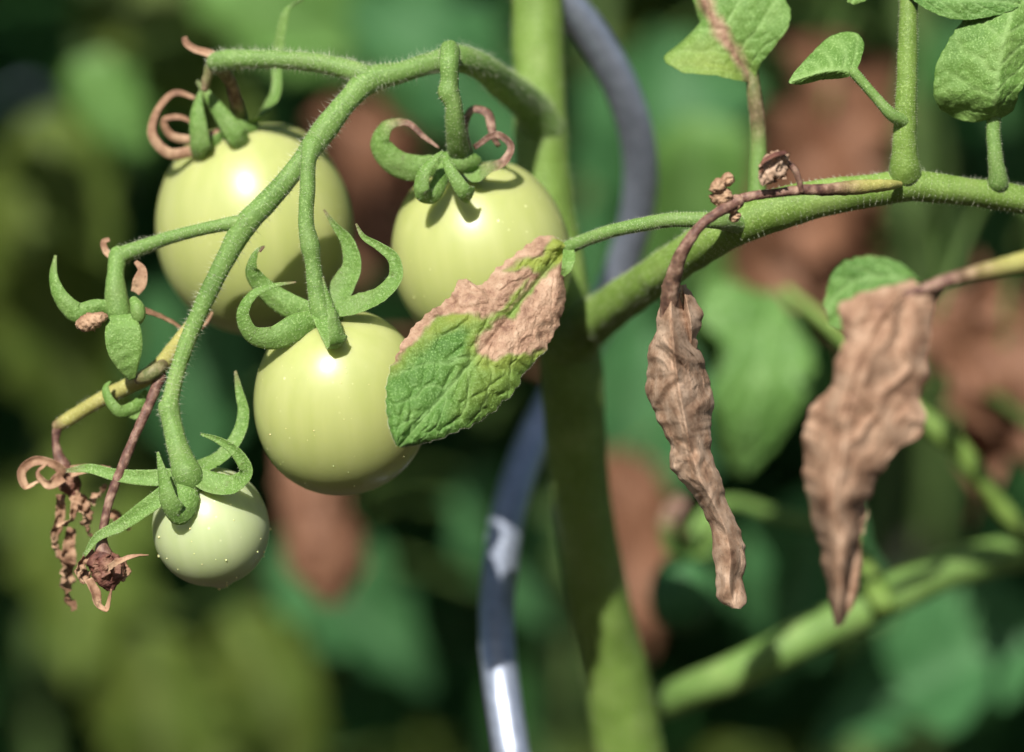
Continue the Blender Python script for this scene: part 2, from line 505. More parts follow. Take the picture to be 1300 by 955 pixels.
tube('stalk_scar', [(206, 464, -5, 8, .8), (196, 472, -8, 9, .55), (186, 478, -8, 9, .55), (176, 482, -5, 6, .9)], M_truss, truss, segs=10)
ribbon('curled_bract', [(190, 500, 0, 7), (170, 518, -3, 8), (150, 522, -5, 8), (138, 508, -5, 7), (134, 490, -4, 5), (140, 484, -3, 2)], M_sepal, truss, hint=(0.2, -1, 0), cup=.3)
ribbon('curled_bract', [(160, 520, 2, 6), (172, 528, 3, 6), (185, 515, 3, 5), (188, 500, 2, 4)], M_sepal, truss)
ribbon('withered_curl', [(276, 74, 6, 6, 1), (262, 67, 8, 5, 1), (246, 62, 9, 5, 1), (236, 54, 9, 5, 1), (234, 47, 9, 4, 1)], M_drycurl, truss, align='hint')

# branch to the right (compound leaf) ---------------------------------------------------------
branch = tube('leaf_branch', [(722, 440, 52, 34), (745, 415, 45, 31), (780, 388, 34, 27), (830, 352, 18, 25), (880, 318, 6, 25), (930, 288, -2, 26), (985, 266, -4, 26), (1040, 252, -4, 24),
    (1095, 243, -4, 21), (1150, 236, -3, 20), (1210, 241, -2, 18), (1270, 249, 0, 18), (1340, 262, 2, 17), (1460, 300, 8, 14), (1600, 380, 18, 10)], M_stem, plant, segs=26, rough=0.06, ridges=0.02, tag='branch',
    label='hairy green leaf branch reaching out from the main stem')
hairs('branch_hair', 'branch', branch, M_hair, 9000, 0.2, 1.5, 0.055)
pet = tube('leaf_stalk', [(936, 284, -6, 13), (905, 280, -14, 10.5), (860, 279, -14, 9.5), (815, 285, -11, 9), (775, 294, -8, 8.5), (745, 304, -5, 8.5), (722, 314, -3, 9)], M_truss, branch, segs=14, tag='pet')
hairs('stalk_hair', 'pet', branch, M_hair, 2600, 0.2, 0.9, 0.045, seed=8)
shoot = tube('leaf_stalk', [(1150, 236, -3, 9), (1149, 226, -4, 19), (1148, 212, -6, 19.5), (1148, 196, -7, 16.5), (1148, 170, -8, 15), (1150, 120, -9, 13.5), (1152, 60, -9, 12.5), (1153, 0, -8, 11.5), (1154, -120, -6, 10), (1158, -260, 0, 8)], M_stem, branch, segs=18, ridges=.03, tag='shoot')
hairs('stalk_hair', 'shoot', branch, M_hair, 5200, 0.2, 0.9, 0.05, seed=9)
pc = tube('leaf_stalk', [(1146, 154, -10, 9), (1132, 146, -12, 8), (1112, 124, -12, 6.5), (1096, 106, -12, 6.5), (1084, 92, -12, 7)], M_leafpale if False else M_truss, branch, segs=12, tag='pc')
hairs('stalk_hair', 'pc', branch, M_hair, 700, 0.15, 0.6, 0.045, seed=10)
pdk = tube('leaf_stalk', [(1268, 244, -1, 8), (1267, 232, -3, 13), (1266, 222, -4, 11.5), (1263, 195, -5, 9.5), (1261, 165, -5, 9), (1262, 148, -5, 9)], M_truss, branch, segs=12, tag='pd')
hairs('stalk_hair', 'pd', branch, M_hair, 1200, 0.2, 0.8, 0.05, seed=11)
pb = tube('leaf_stalk', [(960, 262, 10, 12), (962, 225, 10, 11), (963, 185, 10, 10.5, .1), (961, 150, 9, 10, .75), (957, 118, 8, 9.5, .6), (954, 88, 8, 8, .4)], M_truss, branch, segs=12, tag='pb')
# brown withered stalks on the branch
tube('withered_stalk', [(935, 256, -27, 10, 1), (915, 268, -29, 7, 1), (893, 283, -30, 6.5, 1), (875, 305, -30, 7.5, 1), (860, 335, -28, 9.5, .95), (851, 368, -26, 11, .95), (848, 410, -22, 10, 1)], M_truss, branch, segs=12, rough=.14)
tube('withered_stalk', [(925, 256, -26, 6, 1), (950, 250, -27, 6, 1), (985, 245, -27, 6, 1), (1020, 241, -26, 7, 1), (1050, 241, -24, 8, .95), (1075, 239, -21, 9, .6), (1100, 237, -18, 9, .1), (1128, 235, -13, 7, 0), (1142, 234, -8, 4, 0)], M_yellow, branch, segs=12, rough=.14)
tube('withered_stalk', [(1017, 242, -27, 4, 1), (1014, 228, -28, 4, 1), (1006, 212, -29, 4.5, 1), (996, 204, -29, 4.5, 1), (988, 200, -29, 4, 1)], M_truss, branch, segs=8, rough=.14)

# ------------------------------------------------------------------ leaf blades
def blade(name, mid, left, right, mat, parent, nt_=90, ns=36, relief=1.0, cells=150, dead=None, yellow=None, veins=7, vslope=0.28, edge=1.2, cup=0.0,
          wave=0.6, seed=0, label=None, th=0.25, fold=0.0, cellpx=None, aniso=False, blist=1.25):
    """leaf surface between the traced midrib and its two edges; rows px, py, depth mm"""
    def rs(c): return spline([list(q) for q in c], nt_)
    Mi, Le, Ri = rs(mid), rs(left), rs(right)
    t = np.linspace(0, 1, nt_)
    # ragged edge
    r = np.random.default_rng(seed)
    for E in (Le, Ri):
        e3 = np.stack([E[:, 0] / 9, E[:, 1] / 9, np.full(nt_, seed * 3.1)], axis=1)
        jag = fbm(e3, 1, 3, seed) * edge * 2.2
        out = norm(E[:, :2] - Mi[:, :2])
        E[:, :2] += out * jag[:, None] * np.sin(np.pi * np.clip(t, 0.02, 0.98))[:, None] ** 0.3
    s = np.linspace(-1, 1, 2 * ns + 1)
    G = np.zeros((nt_, 2 * ns + 1, 3))
    for j, sv in enumerate(s):
        E = Le if sv < 0 else Ri
        a = abs(sv)
        G[:, j] = Mi * (1 - a) + E * a
        G[:, j, 2] += cup * (a - a * a) * 4 + fold * a
    px, py = G[:, :, 0].ravel(), G[:, :, 1].ravel()
    S = np.tile(s, nt_); TT = np.repeat(t, 2 * ns + 1)
    # vein network
    vt = np.linspace(0.04, 0.86, veins)
    vd = np.full(len(px), 9.0)
    wob = fbm(np.stack([px, py, px * 0], axis=1), 1 / 38, 2, seed + 31) * 0.035
    for side in (-1, 1):
        for i, v0 in enumerate(vt):
            off = v0 + (0.03 if side > 0 else 0) + vslope * np.abs(S) ** 1.25
            d = np.abs(TT + wob - off)
            vd = np.where(S * side >= 0, np.minimum(vd, d), vd)
    span = np.linalg.norm(Mi[-1, :2] - Mi[0, :2])
    vpx = vd * span
    rib = np.abs(S) * np.repeat(np.linalg.norm(Ri[:, :2] - Le[:, :2], axis=1) / 2, 2 * ns + 1)
    vein = np.maximum(np.exp(-(vpx / 2.4) ** 2) * (1 - 0.55 * np.abs(S)), np.exp(-(rib / 3.6) ** 2))
    Q = np.stack([px, py], axis=1)
    cp = cellpx if cellpx is not None else Q[r.integers(0, len(Q), cells)] + r.normal(size=(cells, 2)) * 3
    f1 = np.full(len(Q), 1e9); f2 = np.full(len(Q), 1e9)
    for c in cp:
        dx_, dy_ = Q[:, 0] - c[0], Q[:, 1] - c[1]
        d = np.hypot(dx_ * 0.80 + dy_ * 0.30, (dy_ * 0.95 - dx_ * 0.30) * 0.75) if aniso else np.hypot(dx_, dy_)
        f2 = np.minimum(f2, np.maximum(d, f1)); f1 = np.minimum(f1, d)
    cell = np.clip((f2 - f1) / 9.0, 0, 1)
    bl = 1 - (1 - cell) ** 2.2
    P3 = np.stack([px, py, np.full(len(px), seed * 7.7)], axis=1)
    dd = np.zeros(len(px)) if dead is None else np.clip(dead(px, py, S, TT), 0, 1)
    yy = np.zeros(len(px)) if yellow is None else np.clip(yellow(px, py, S, TT), 0, 1)
    green_h = blist * bl - 0.75 * vein + 0.3 * fbm(P3, 1 / 11, 3, seed)
    dead_h = 0.55 * fbm(P3, 1 / 26, 4, seed + 4, True) + 0.35 * fbm(P3, 1 / 7, 3, seed + 5) - 0.6 * vein
    h = (green_h * (1 - dd) + dead_h * dd) * relief
    big = fbm(P3, 1 / 60, 2, seed + 9) * wave * 2.2 + dd * fbm(P3, 1 / 22, 2, seed + 12) * 1.3 * np.abs(S)
    dep = G[:, :, 2].ravel() - h - big * np.clip(np.abs(S) * 1.4, 0.1, 1)
    V = np.stack([(px - 650) / FPX * (DIST + dep) / 1000, dep / 1000, ZC + (477.5 - py) / FPX * (DIST + dep) / 1000], axis=1)
    nc = 2 * ns + 1
    V2 = V + np.array([0, th / 1000, 0])
    n1 = len(V)
    F = grid_faces(nt_, nc) + grid_faces(nt_, nc, off=n1, flip=True)
    rim = [i * nc for i in range(nt_)] ; rim2 = [i * nc + nc - 1 for i in range(nt_)]
    for a, b_ in zip(rim[:-1], rim[1:]): F.append((a, b_, b_ + n1, a + n1))
    for a, b_ in zip(rim2[:-1], rim2[1:]): F.append((b_, a, a + n1, b_ + n1))
    VV = np.vstack([V, V2])
    two = lambda a: np.concatenate([a, a])
    o = part(name, VV, F, mat, parent, {'dead': two(dd), 'vein': two(vein * (1 - dd) * 0.55), 'yellow': two(yy * (1 - dd))}, label=label)
    SURF[name + str(seed)] = (V, np.tile(np.array([[0, -1.0, 0.0]]), (len(V), 1)), dd)
    ed = np.array(rim + rim2)
    outv = np.concatenate([norm(V[rim] - V[[i * nc + ns for i in range(nt_)]]), norm(V[rim2] - V[[i * nc + ns for i in range(nt_)]])])
    SURF[name + str(seed) + 'e'] = (V[ed], outv, dd[ed])
    return o

def poly_mask(polys, soft=3.0, wob=7.0, seed=0):
    """1 inside any polygon (pixels), soft and wobbly edge"""
    def f(px, py, S, T):
        P3 = np.stack([px, py, np.zeros(len(px))], axis=1)
        X = px + fbm(P3, 1 / 22, 3, seed) * wob
        Y = py + fbm(P3, 1 / 22, 3, seed + 20) * wob
        best = np.full(len(px), -1e9)
        for poly in polys:
            ins = np.zeros(len(X), bool)
            dmin = np.full(len(X), 1e9)
            for (x1, y1), (x2, y2) in zip(poly, poly[1:] + poly[:1]):
                c = ((y1 > Y) != (y2 > Y)) & (X < (x2 - x1) * (Y - y1) / (y2 - y1 + 1e-9) + x1)
                ins ^= c
                ex, ey = x2 - x1, y2 - y1
                u = np.clip(((X - x1) * ex + (Y - y1) * ey) / (ex * ex + ey * ey + 1e-9), 0, 1)
                dmin = np.minimum(dmin, np.hypot(X - x1 - u * ex, Y - y1 - u * ey))
            best = np.maximum(best, np.where(ins, dmin, -dmin))
        return np.clip(best / soft * 0.5 + 0.5, 0, 1)
    return f

# half browned leaf in front ---------------------------------------------------------------
deadA = poly_mask([[(735, 290), (690, 285), (600, 330), (480, 430), (470, 480), (500, 462), (530, 428), (560, 402), (585, 398), (615, 404), (640, 398), (660, 382), (668, 366), (690, 347), (700, 340),
                    (690, 352), (675, 368), (668, 385), (655, 402), (628, 408), (606, 428), (612, 452), (630, 458), (652, 450), (680, 446), (705, 440), (735, 380), (728, 325)]], 3, 6, 2)
deadA_wide = poly_mask([[(735, 290), (690, 285), (600, 330), (480, 430), (470, 480), (500, 462), (530, 428), (560, 402), (585, 398), (615, 404), (640, 398), (660, 382), (668, 366), (690, 347), (700, 340),
                    (690, 352), (675, 368), (668, 385), (655, 402), (628, 408), (606, 428), (612, 452), (630, 458), (652, 450), (680, 446), (705, 440), (735, 380), (728, 325)]], 26, 6, 2)
greenbits = poly_mask([[(640, 345), (660, 330), (690, 325), (700, 305), (730, 300), (728, 318), (708, 335), (690, 346), (672, 338), (650, 342)],
                       [(672, 352), (660, 378), (632, 400), (640, 385), (655, 372)], [(714, 315), (730, 315), (722, 345), (712, 335)]], 3, 4, 5)
def dA(px, py, S, T): return deadA(px, py, S, T) * (1 - greenbits(px, py, S, T))
def yA(px, py, S, T):
    halo = np.clip(deadA_wide(px, py, S, T) * 1.5 - 0.15, 0, 1) * 0.8
    return np.clip(halo + poly_mask([[(600, 470), (640, 440), (670, 450), (660, 490), (620, 520), (590, 520)]], 30, 6, 3)(px, py, S, T) * 0.35 + poly_mask([[(548, 420), (570, 396), (610, 398), (600, 412), (570, 414)]], 12, 5, 4)(px, py, S, T) * 0.4, 0, 1)
leafA = blade('leaf', [(722, 313, -2.0), (700, 337, -5.0), (676, 365, -8.3), (648, 400, -12.2), (612, 445, -17.0), (572, 492, -22.2), (535, 535, -26.0), (506, 567, -28.0)],
    [(721, 310, -2.0), (695, 298, -3.0), (660, 318, -5.3), (632, 340, -8.0), (607, 362, -10.0), (588, 354, -10.5), (570, 378, -12.2), (545, 395, -14.4), (518, 425, -17.0), (500, 458, -19.8), (491, 495, -22.9), (492, 535, -26.1), (503, 566, -27.5)],
    [(723, 314, -2.0), (716, 345, -3.6), (719, 378, -5.4), (708, 415, -7.6), (690, 447, -9.8), (672, 466, -11.8), (655, 492, -14.1), (628, 520, -17.5), (595, 541, -20.9), (560, 556, -24.0), (530, 565, -26.5), (508, 568, -28.0)],
    M_leaf, branch, nt_=150, ns=70, relief=0.7, cells=105, aniso=True, dead=dA, yellow=yA, veins=7, vslope=0.22, edge=1.5, wave=0.5, seed=2, cup=-2.0,
    label='half green, half dried brown leaf with a blistered surface')
hairs('leaf_hair', 'leaf2e', leafA, M_hair, 2600, 0.15, 0.5, 0.045, droop=0, seed=21)
ribbon('leaf_lobe', [(722, 318, -5, 6), (722, 330, -7, 8), (719, 342, -8, 7), (714, 350, -7, 3)], M_sepal, branch, align='hint')

# leaf with a brown streak, top of frame
dB = poly_mask([[(905, 10), (925, 40), (945, 75), (962, 110), (955, 118), (940, 90), (925, 66), (905, 40), (888, 10), (885, -20), (900, -20)]], 6, 5, 3)
yB = poly_mask([[(855, 90), (940, 105), (955, 100), (930, 70), (900, 60), (850, 75)]], 25, 6, 2)
blade('leaf', [(956, 106, 8), (946, 84, 6), (930, 52, 4), (912, 20, 3), (900, -10, 4), (892, -60, 8)],
    [(952, 106, 8), (940, 103, 4), (905, 96, 1), (866, 91, 2), (843, 76, 4), (862, 56, 8), (888, 38, 8), (880, 0, 8), (885, -60, 10)],
    [(959, 104, 8), (964, 84, 6), (984, 58, 4), (1003, 30, 3), (994, -10, 4), (960, -45, 6), (900, -62, 9)],
    M_leafpale, branch, nt_=80, ns=34, relief=0.6, cells=60, dead=dB, yellow=lambda *a: yB(*a) * 0.55, veins=5, blist=0.55, seed=4, edge=1.0, label='pale green leaf with a brown withered midrib')
# small folded leaflet
blade('leaf', [(1085, 93, -12), (1070, 90, -13), (1045, 92, -14), (1020, 99, -13), (1002, 105, -12)],
    [(1086, 92, -12), (1094, 72, -9), (1096, 52, -7), (1084, 41, -6), (1062, 43, -6), (1040, 58, -7), (1022, 76, -9), (1008, 92, -11), (1001, 104, -12)],
    [(1083, 96, -12), (1068, 99, -11), (1048, 101, -11), (1028, 105, -11), (1012, 108, -11), (1003, 106, -12)],
    M_leafpale, branch, nt_=70, ns=26, relief=0.45, cells=60, veins=6, vslope=.35, blist=0.55, seed=6, edge=0.6, wave=.3, label='small folded pale green leaflet on a thin stalk')
blade('leaf', [(1262, 152, -6), (1264, 125, -13), (1268, 90, -14), (1275, 50, -14), (1285, 10, -11), (1295, -40, -6)],
    [(1258, 152, -6), (1236, 155, -5), (1206, 147, -3), (1187, 124, -7), (1186, 96, -8), (1200, 60, -9), (1220, 28, -9), (1240, 0, -8), (1288, -42, -6)],
    [(1266, 152, -6), (1280, 146, -6), (1294, 118, -10), (1312, 84, -8), (1340, 40, -6), (1345, 0, -6), (1300, -44, -6)],
    M_leafpale, branch, nt_=80, ns=34, relief=0.6, cells=80, veins=6, blist=0.55, seed=8, edge=1.0, label='broad pale green leaf with fanned veins')
blade('leaf', [(1154, -8, -10.9), (1190, -2, -11.6), (1230, 0, -11.95), (1270, 2, -11.25), (1295, 6, -10.2)],
    [(1152, -12, -10.9), (1180, -32, -10.2), (1230, -42, -9.5), (1275, -25, -9.5), (1296, 2, -10.2)],
    [(1154, -4, -10.9), (1176, 12, -11.6), (1208, 24, -11.95), (1246, 24, -11.95), (1278, 16, -10.9), (1294, 9, -10.2)],
    M_leaf, branch, nt_=60, ns=26, relief=0.5, cells=60, veins=6, blist=0.55, seed=9, edge=0.8, label='dark edged green leaf overlapping the broad leaf')
blade('leaf', [(1150, -40, -6), (1120, -30, -5), (1095, -14, -4), (1080, 4, -3)], [(1148, -44, -6), (1110, -60, -3), (1080, -30, -2), (1076, 3, -3)], [(1150, -36, -6), (1125, -14, -7), (1100, 0, -6), (1084, 6, -3)],
    M_leafpale, branch, nt_=30, ns=14, relief=.4, cells=20, veins=4, blist=0.55, seed=10)

# ------------------------------------------------------------------ dried, rolled leaves
def rolled(name, axis, mat, parent, turns=1.45, start=2.0, nt_=220, nu=170, crump=0.2, long_=0.12, flat=0.7, seed=0, label=None, edge=0.12, fold=1.0):
    """withered leaf rolled about its length; rows px, py, depth mm, half width px"""
    s = spline([list(q) for q in axis], nt_)
    P = np.array([at(*q[:3]) for q in s])
    R = s[:, 3] / FPX * (DIST + s[:, 2]) / 1000
    T = norm(np.gradient(P, axis=0))
    A = np.tile(np.array([0, -1.0, 0]), (nt_, 1)); A = norm(A - T * np.sum(A * T, axis=1)[:, None])
    B = np.cross(T, A)
    t = np.linspace(0, 1, nt_)
    u = np.linspace(0, 1, nu)
    ex = fbm(np.stack([t * 9, t * 0 + seed, t * 0], axis=1), 1, 4, seed) * edge
    U = u[None, :] * (1 + ex[:, None])
    th = start + U * turns * 2 * np.pi + 1.3 * pn(np.stack([t * 2.2, t * 0 + seed, t * 0 + 3], axis=1), 1, seed)[:, None]
    rad = 0.58 + 0.42 * U
    base = P[:, None, :] + (A[:, None, :] * (np.cos(th) * rad * flat)[:, :, None] + B[:, None, :] * (np.sin(th) * rad)[:, :, None]) * R[:, None, None]
    dirs = norm(A[:, None, :] * np.cos(th)[:, :, None] + B[:, None, :] * np.sin(th)[:, :, None])
    Rm = R.mean()
    q = base.reshape(-1, 3)
    # long folds, sharp creases and fine puckers
    st = np.stack([np.cos(th).ravel(), np.sin(th).ravel(), np.repeat(t * len(axis) * 0.30, nu)], axis=1)
    wr = fbm(st, 1.5, 2, seed + 3, True) * long_ * fold
    warp = np.stack([fbm(q, 0.6 / Rm, 2, seed + 40 + k) for k in range(3)], axis=1) * Rm * 0.5
    q2 = (q + warp) * np.array([1.0, 1.0, 0.7])
    cr = -np.abs(fbm(q2, 0.8 / Rm, 2, seed + 6)) * crump * 1.7 - np.abs(fbm(q2, 2.3 / Rm, 3, seed + 8)) * crump * 0.9 + crump * 0.6
    V = q + dirs.reshape(-1, 3) * ((wr + cr) * np.repeat(R, nu))[:, None]
    V2 = V - dirs.reshape(-1, 3) * 0.00014
    n1 = len(V)
    F = grid_faces(nt_, nu) + grid_faces(nt_, nu, off=n1, flip=True)
    for i in range(nt_ - 1):
        a, c = i * nu, (i + 1) * nu
        F.append((a, c, c + n1, a + n1))
        a, c = i * nu + nu - 1, (i + 1) * nu + nu - 1
        F.append((c, a, a + n1, c + n1))
    return part(name, np.vstack([V, V2]), F, mat, parent, label=label)

def sheet(name, mid, left, right, mat, parent, nt_=170, ns=60, seed=0, label=None, roll=14.0, bulge=0.0, big=3.0, fine=0.5, ang=30.0, sb=(34, 120), sf=(17, 52), vein=1.0, edge=6.0):
    """papery withered leaf between traced edges: bulging or rolled back, creased and veined; rows px, py, depth mm"""
    def rs(c): return spline([list(q) for q in c], nt_)
    Mi, Le, Ri = rs(mid), rs(left), rs(right)
    s = np.linspace(-1, 1, 2 * ns + 1)
    t = np.linspace(0, 1, nt_)
    for E in (Le, Ri):
        e3 = np.stack([E[:, 0] / 26, E[:, 1] / 26, np.full(nt_, seed * 3.1)], axis=1)
        E[:, :2] += norm(E[:, :2] - Mi[:, :2]) * (fbm(e3 * 0.8, 1, 3, seed) * edge)[:, None]
    hw = np.linalg.norm(Ri[:, :2] - Le[:, :2], axis=1) / 2 / 5.4
    G = np.zeros((nt_, 2 * ns + 1, 3))
    for j, sv in enumerate(s):
        a = abs(sv)
        x = math.sin(a * math.pi / 2) if bulge else a           # edges turn back where the leaf is rolled
        G[:, j] = Mi * (1 - x) + (Le if sv < 0 else Ri) * x
        G[:, j, 2] += roll * (a ** 2.2) * (0.15 + t ** 1.5) - 5 * (roll > 0) * np.clip(sv, 0, 1) ** 3 * np.exp(-((t - 0.55) / 0.12) ** 2)
        G[:, j, 2] += bulge * hw * (1 - math.cos(a * math.pi / 2))
    px, py, dep = G[:, :, 0].ravel(), G[:, :, 1].ravel(), G[:, :, 2].ravel()
    S, TT = np.tile(s, nt_), np.repeat(t, 2 * ns + 1)
    P3 = np.stack([px, py, np.full(len(px), seed * 9.1)], axis=1)
    wx = fbm(P3, 1 / 70, 2, seed + 50) * 26; wy = fbm(P3, 1 / 70, 2, seed + 60) * 26
    ca, sa = math.cos(math.radians(ang)), math.sin(math.radians(ang))
    al, ac = -(px + wx) * sa + (py + wy) * ca, (px + wx) * ca + (py + wy) * sa
    fo = np.stack([ac / sb[0], al / sb[1], np.full(len(px), seed * 1.7)], axis=1)
    fi = np.stack([ac / sf[0], al / sf[1], np.full(len(px), seed * 2.7)], axis=1)
    amp = 0.35 + 0.65 * np.clip(0.5 + fbm(P3, 1 / 55, 2, seed + 33), 0, 1)
    h = -np.abs(pn(fo, 1, seed + 2)) * big * 1.8 - np.abs(fbm(fi, 1, 2, seed)) * fine * 2.2 * amp + fbm(P3, 1 / 95, 2, seed + 7) * big * 0.9 + fbm(P3, 1 / 6, 2, seed + 21) * 0.10
    # midrib and side veins
    vd = np.full(len(px), 9.0)
    for v0 in np.linspace(0.02, 0.8, 8):
        vd = np.minimum(vd, np.abs(TT + 0.02 * pn(P3, 1 / 40, seed + 3) - v0 - 0.16 * np.abs(S + 0.2 * TT)))
    h += vein * (0.45 * np.exp(-(vd / 0.008) ** 2) - 1.6 * np.exp(-((S + 0.2 * TT) / 0.035) ** 2) * np.clip(1.3 - TT * 1.5, 0, 1))
    dep = dep - h * np.clip(hw.repeat(2 * ns + 1) / 5, 0.25, 1)
    V = np.stack([(px - 650) / FPX * (DIST + dep) / 1000, dep / 1000, ZC + (477.5 - py) / FPX * (DIST + dep) / 1000], axis=1)
    nc = 2 * ns + 1; n1 = len(V)
    F = grid_faces(nt_, nc) + grid_faces(nt_, nc, off=n1, flip=True)
    for i in range(nt_ - 1):
        a, c = i * nc, (i + 1) * nc
        F.append((a, c, c + n1, a + n1)); a += nc - 1; c += nc - 1
        F.append((c, a, a + n1, c + n1))
    return part(name, np.vstack([V, V + np.array([0, 0.0002, 0])]), F, mat, parent, label=label)

sheet('dried_leaf', [(852, 362, -26), (852, 400, -29), (856, 450, -32), (862, 495, -33), (870, 535, -32), (876, 568, -29), (888, 605, -29), (906, 640, -27), (920, 670, -26), (927, 705, -26), (926, 740, -26), (932, 772, -24)],
    [(844, 362, -24), (836, 400, -22), (824, 450, -20), (819, 490, -19), (832, 532, -20), (848, 560, -21), (850, 592, -21), (880, 628, -21), (900, 665, -21), (908, 700, -21), (909, 735, -21), (912, 758, -22), (930, 773, -23)],
    [(860, 362, -24), (870, 395, -22), (886, 440, -20), (902, 482, -18), (906, 530, -19), (902, 562, -20), (912, 600, -20), (924, 638, -20), (940, 676, -20), (946, 708, -21), (943, 738, -21), (946, 760, -22), (938, 773, -23)],
    M_dry, branch, nt_=240, ns=70, seed=3, roll=0, bulge=0.75, big=1.7, fine=0.5, ang=-10, sb=(24, 110), sf=(11, 30), vein=0.3, edge=5, label='narrow rolled brown dried leaf hanging below the branch')
sheet('dried_leaf_edge', [(866, 362, -21), (872, 385, -24), (876, 405, -24), (878, 425, -22), (876, 446, -19)], [(864, 362, -19), (864, 385, -18), (866, 405, -18), (868, 428, -18), (874, 447, -18)], [(870, 361, -19), (884, 378, -19), (892, 400, -19), (888, 425, -19), (879, 447, -18)],
    M_dry, branch, nt_=60, ns=26, seed=9, roll=0, bulge=0.6, big=1.2, fine=0.6, ang=0, sb=(16, 40), sf=(9, 14), vein=0, edge=6)
for k, (x, y, r_) in enumerate([(912, 236, 10), (924, 228, 9), (918, 250, 13), (930, 262, 10), (934, 275, 7)]):
    rolled('withered_tip', [(x - 1, y - r_, -30 + k, 3), (x, y - r_ * .4, -30 + k, r_), (x, y + r_ * .5, -30 + k, r_), (x + 1, y + r_, -30 + k, 3)], M_drycurl, branch, nt_=26, nu=40, turns=1.2, crump=.28, seed=20 + k, flat=.9)
rolled('withered_tip', [(1000, 196, -29, 4), (992, 203, -30, 14), (983, 212, -31, 17), (974, 225, -31, 12), (968, 236, -31, 3)], M_dry, branch, nt_=50, nu=60, turns=1.3, crump=.4, seed=31, flat=.8)
ribbon('withered_tip', [(1000, 194, -32, 5, 1), (982, 199, -34, 6, 1), (968, 208, -34, 5, 1), (966, 220, -33, 3, 1)], M_drydark, branch, align='hint', hint=(0, -.4, 1))

# second dried leaf: a folded drooping sheet on its own leaf branch
branch2 = tube('leaf_branch', [(1470, 300, 6, 12), (1420, 305, -14, 14), (1370, 316, -40, 15), (1320, 328, -58, 15), (1270, 340, -66, 12, .1), (1235, 348, -69, 10, .7), (1205, 356, -70, 9, 1), (1175, 366, -70, 7, 1), (1140, 378, -70, 5, 1)], M_yellow, plant, segs=14, label='yellow green stalk turning brown, carrying a drooping dried leaf')
sheet('dried_leaf', [(1170, 364, -70), (1140, 385, -74), (1110, 430, -77), (1085, 490, -79), (1072, 550, -80), (1062, 620, -80), (1066, 700, -79), (1068, 750, -78), (1063, 796, -76)],
    [(1160, 356, -70), (1110, 366, -71), (1068, 388, -72), (1068, 430, -74), (1052, 486, -76), (1022, 536, -76), (1019, 580, -75), (1026, 640, -75), (1044, 705, -75), (1050, 755, -76), (1058, 796, -76)],
    [(1205, 354, -68), (1192, 376, -70), (1180, 420, -72), (1178, 470, -74), (1170, 510, -76), (1172, 545, -76), (1140, 572, -76), (1112, 610, -76), (1094, 660, -76), (1086, 712, -76), (1082, 745, -76), (1066, 797, -76)],
    M_dry2, branch2, nt_=200, ns=70, seed=5, roll=12, big=2.6, fine=0.36, sf=(19, 75), sb=(40, 150), label='broad drooping brown dried leaf folded to a point')
rolled('dried_leaf_edge', [(1100, 600, -68, 6), (1090, 640, -68, 12), (1080, 690, -68, 12), (1084, 728, -69, 8), (1074, 765, -70, 8), (1066, 795, -72, 3)], M_dry2, branch2, nt_=60, nu=50, crump=.3, seed=13)
blade('leaf', [(1172, 362, -62), (1140, 352, -60), (1105, 352, -58), (1070, 366, -56), (1048, 392, -56)], [(1170, 358, -62), (1140, 332, -58), (1100, 324, -56), (1062, 340, -54), (1044, 390, -56)], [(1172, 366, -62), (1140, 380, -60), (1105, 400, -60), (1070, 420, -58), (1052, 416, -56)],
    M_leaf, branch2, nt_=40, ns=20, relief=.6, cells=30, seed=14, veins=5, label='green remainder of the drooping leaf')

# ------------------------------------------------------------------ tomatoes
def fruit(name, c, axis, hw, hh, mat, parent, nub=0.0, seed=0, lobes=3, dep=0.10, egg=0.04):
    nth, nph = 60, 72
    th = np.linspace(0.0, np.pi, nth)
    ph = np.linspace(0, 2 * np.pi, nph, endpoint=False)
    Z = axis / np.linalg.norm(axis)
    X = norm(np.cross(np.array([0, 1.0, 0.0]), Z)); Y = np.cross(Z, X)
    sh = np.sin(th) ** 0.94
    r = hw * sh * (1 - egg * np.cos(th))
    z = hh * (np.cos(th) - dep * np.exp(-(th / 0.42) ** 2)) - nub * hh * np.exp(-((np.pi - th) / 0.15) ** 2)
    r = np.maximum(r, 1e-5)
    lob = 1 + 0.018 * np.cos(lobes * ph[None, :] + seed) * np.sin(th)[:, None] + 0.008 * np.cos(2 * ph[None, :] + 2 * seed) * np.sin(th)[:, None]
    L = np.stack([r[:, None] * np.cos(ph)[None] * lob, r[:, None] * np.sin(ph)[None] * lob, np.repeat(z[:, None], nph, 1)], axis=2).reshape(-1, 3)
    V = c + L[:, :1] * X + L[:, 1:2] * Y + L[:, 2:] * Z
    F = grid_faces(nth, nph, True, flip=True)
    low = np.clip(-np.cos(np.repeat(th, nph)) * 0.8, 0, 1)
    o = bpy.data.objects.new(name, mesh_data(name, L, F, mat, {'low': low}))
    col.objects.link(o)
    o.parent = parent
    R = Matrix(np.stack([X, Y, Z], axis=1).tolist()).to_4x4()
    o.matrix_parent_inverse.identity()
    o.matrix_local = Matrix.Translation(Vector((c - ORG[parent.name]).tolist())) @ R
    ORG[o.name] = c
    SURF[o.name] = (V, norm(V - c), np.zeros(len(V)))
    return o

GRP = None
def tomato(label, cpx, cdy, hw, hh, axis, mat, **kw):
    c = at(cpx[0], cpx[1], cdy)
    root = thing('tomato', label, 'tomato', c - np.array([0, 0, pxm(hh, cdy)]))
    f = fruit('fruit', c, np.array(axis, float), pxm(hw, cdy), pxm(hh, cdy), mat, root, **kw)
    return root, f

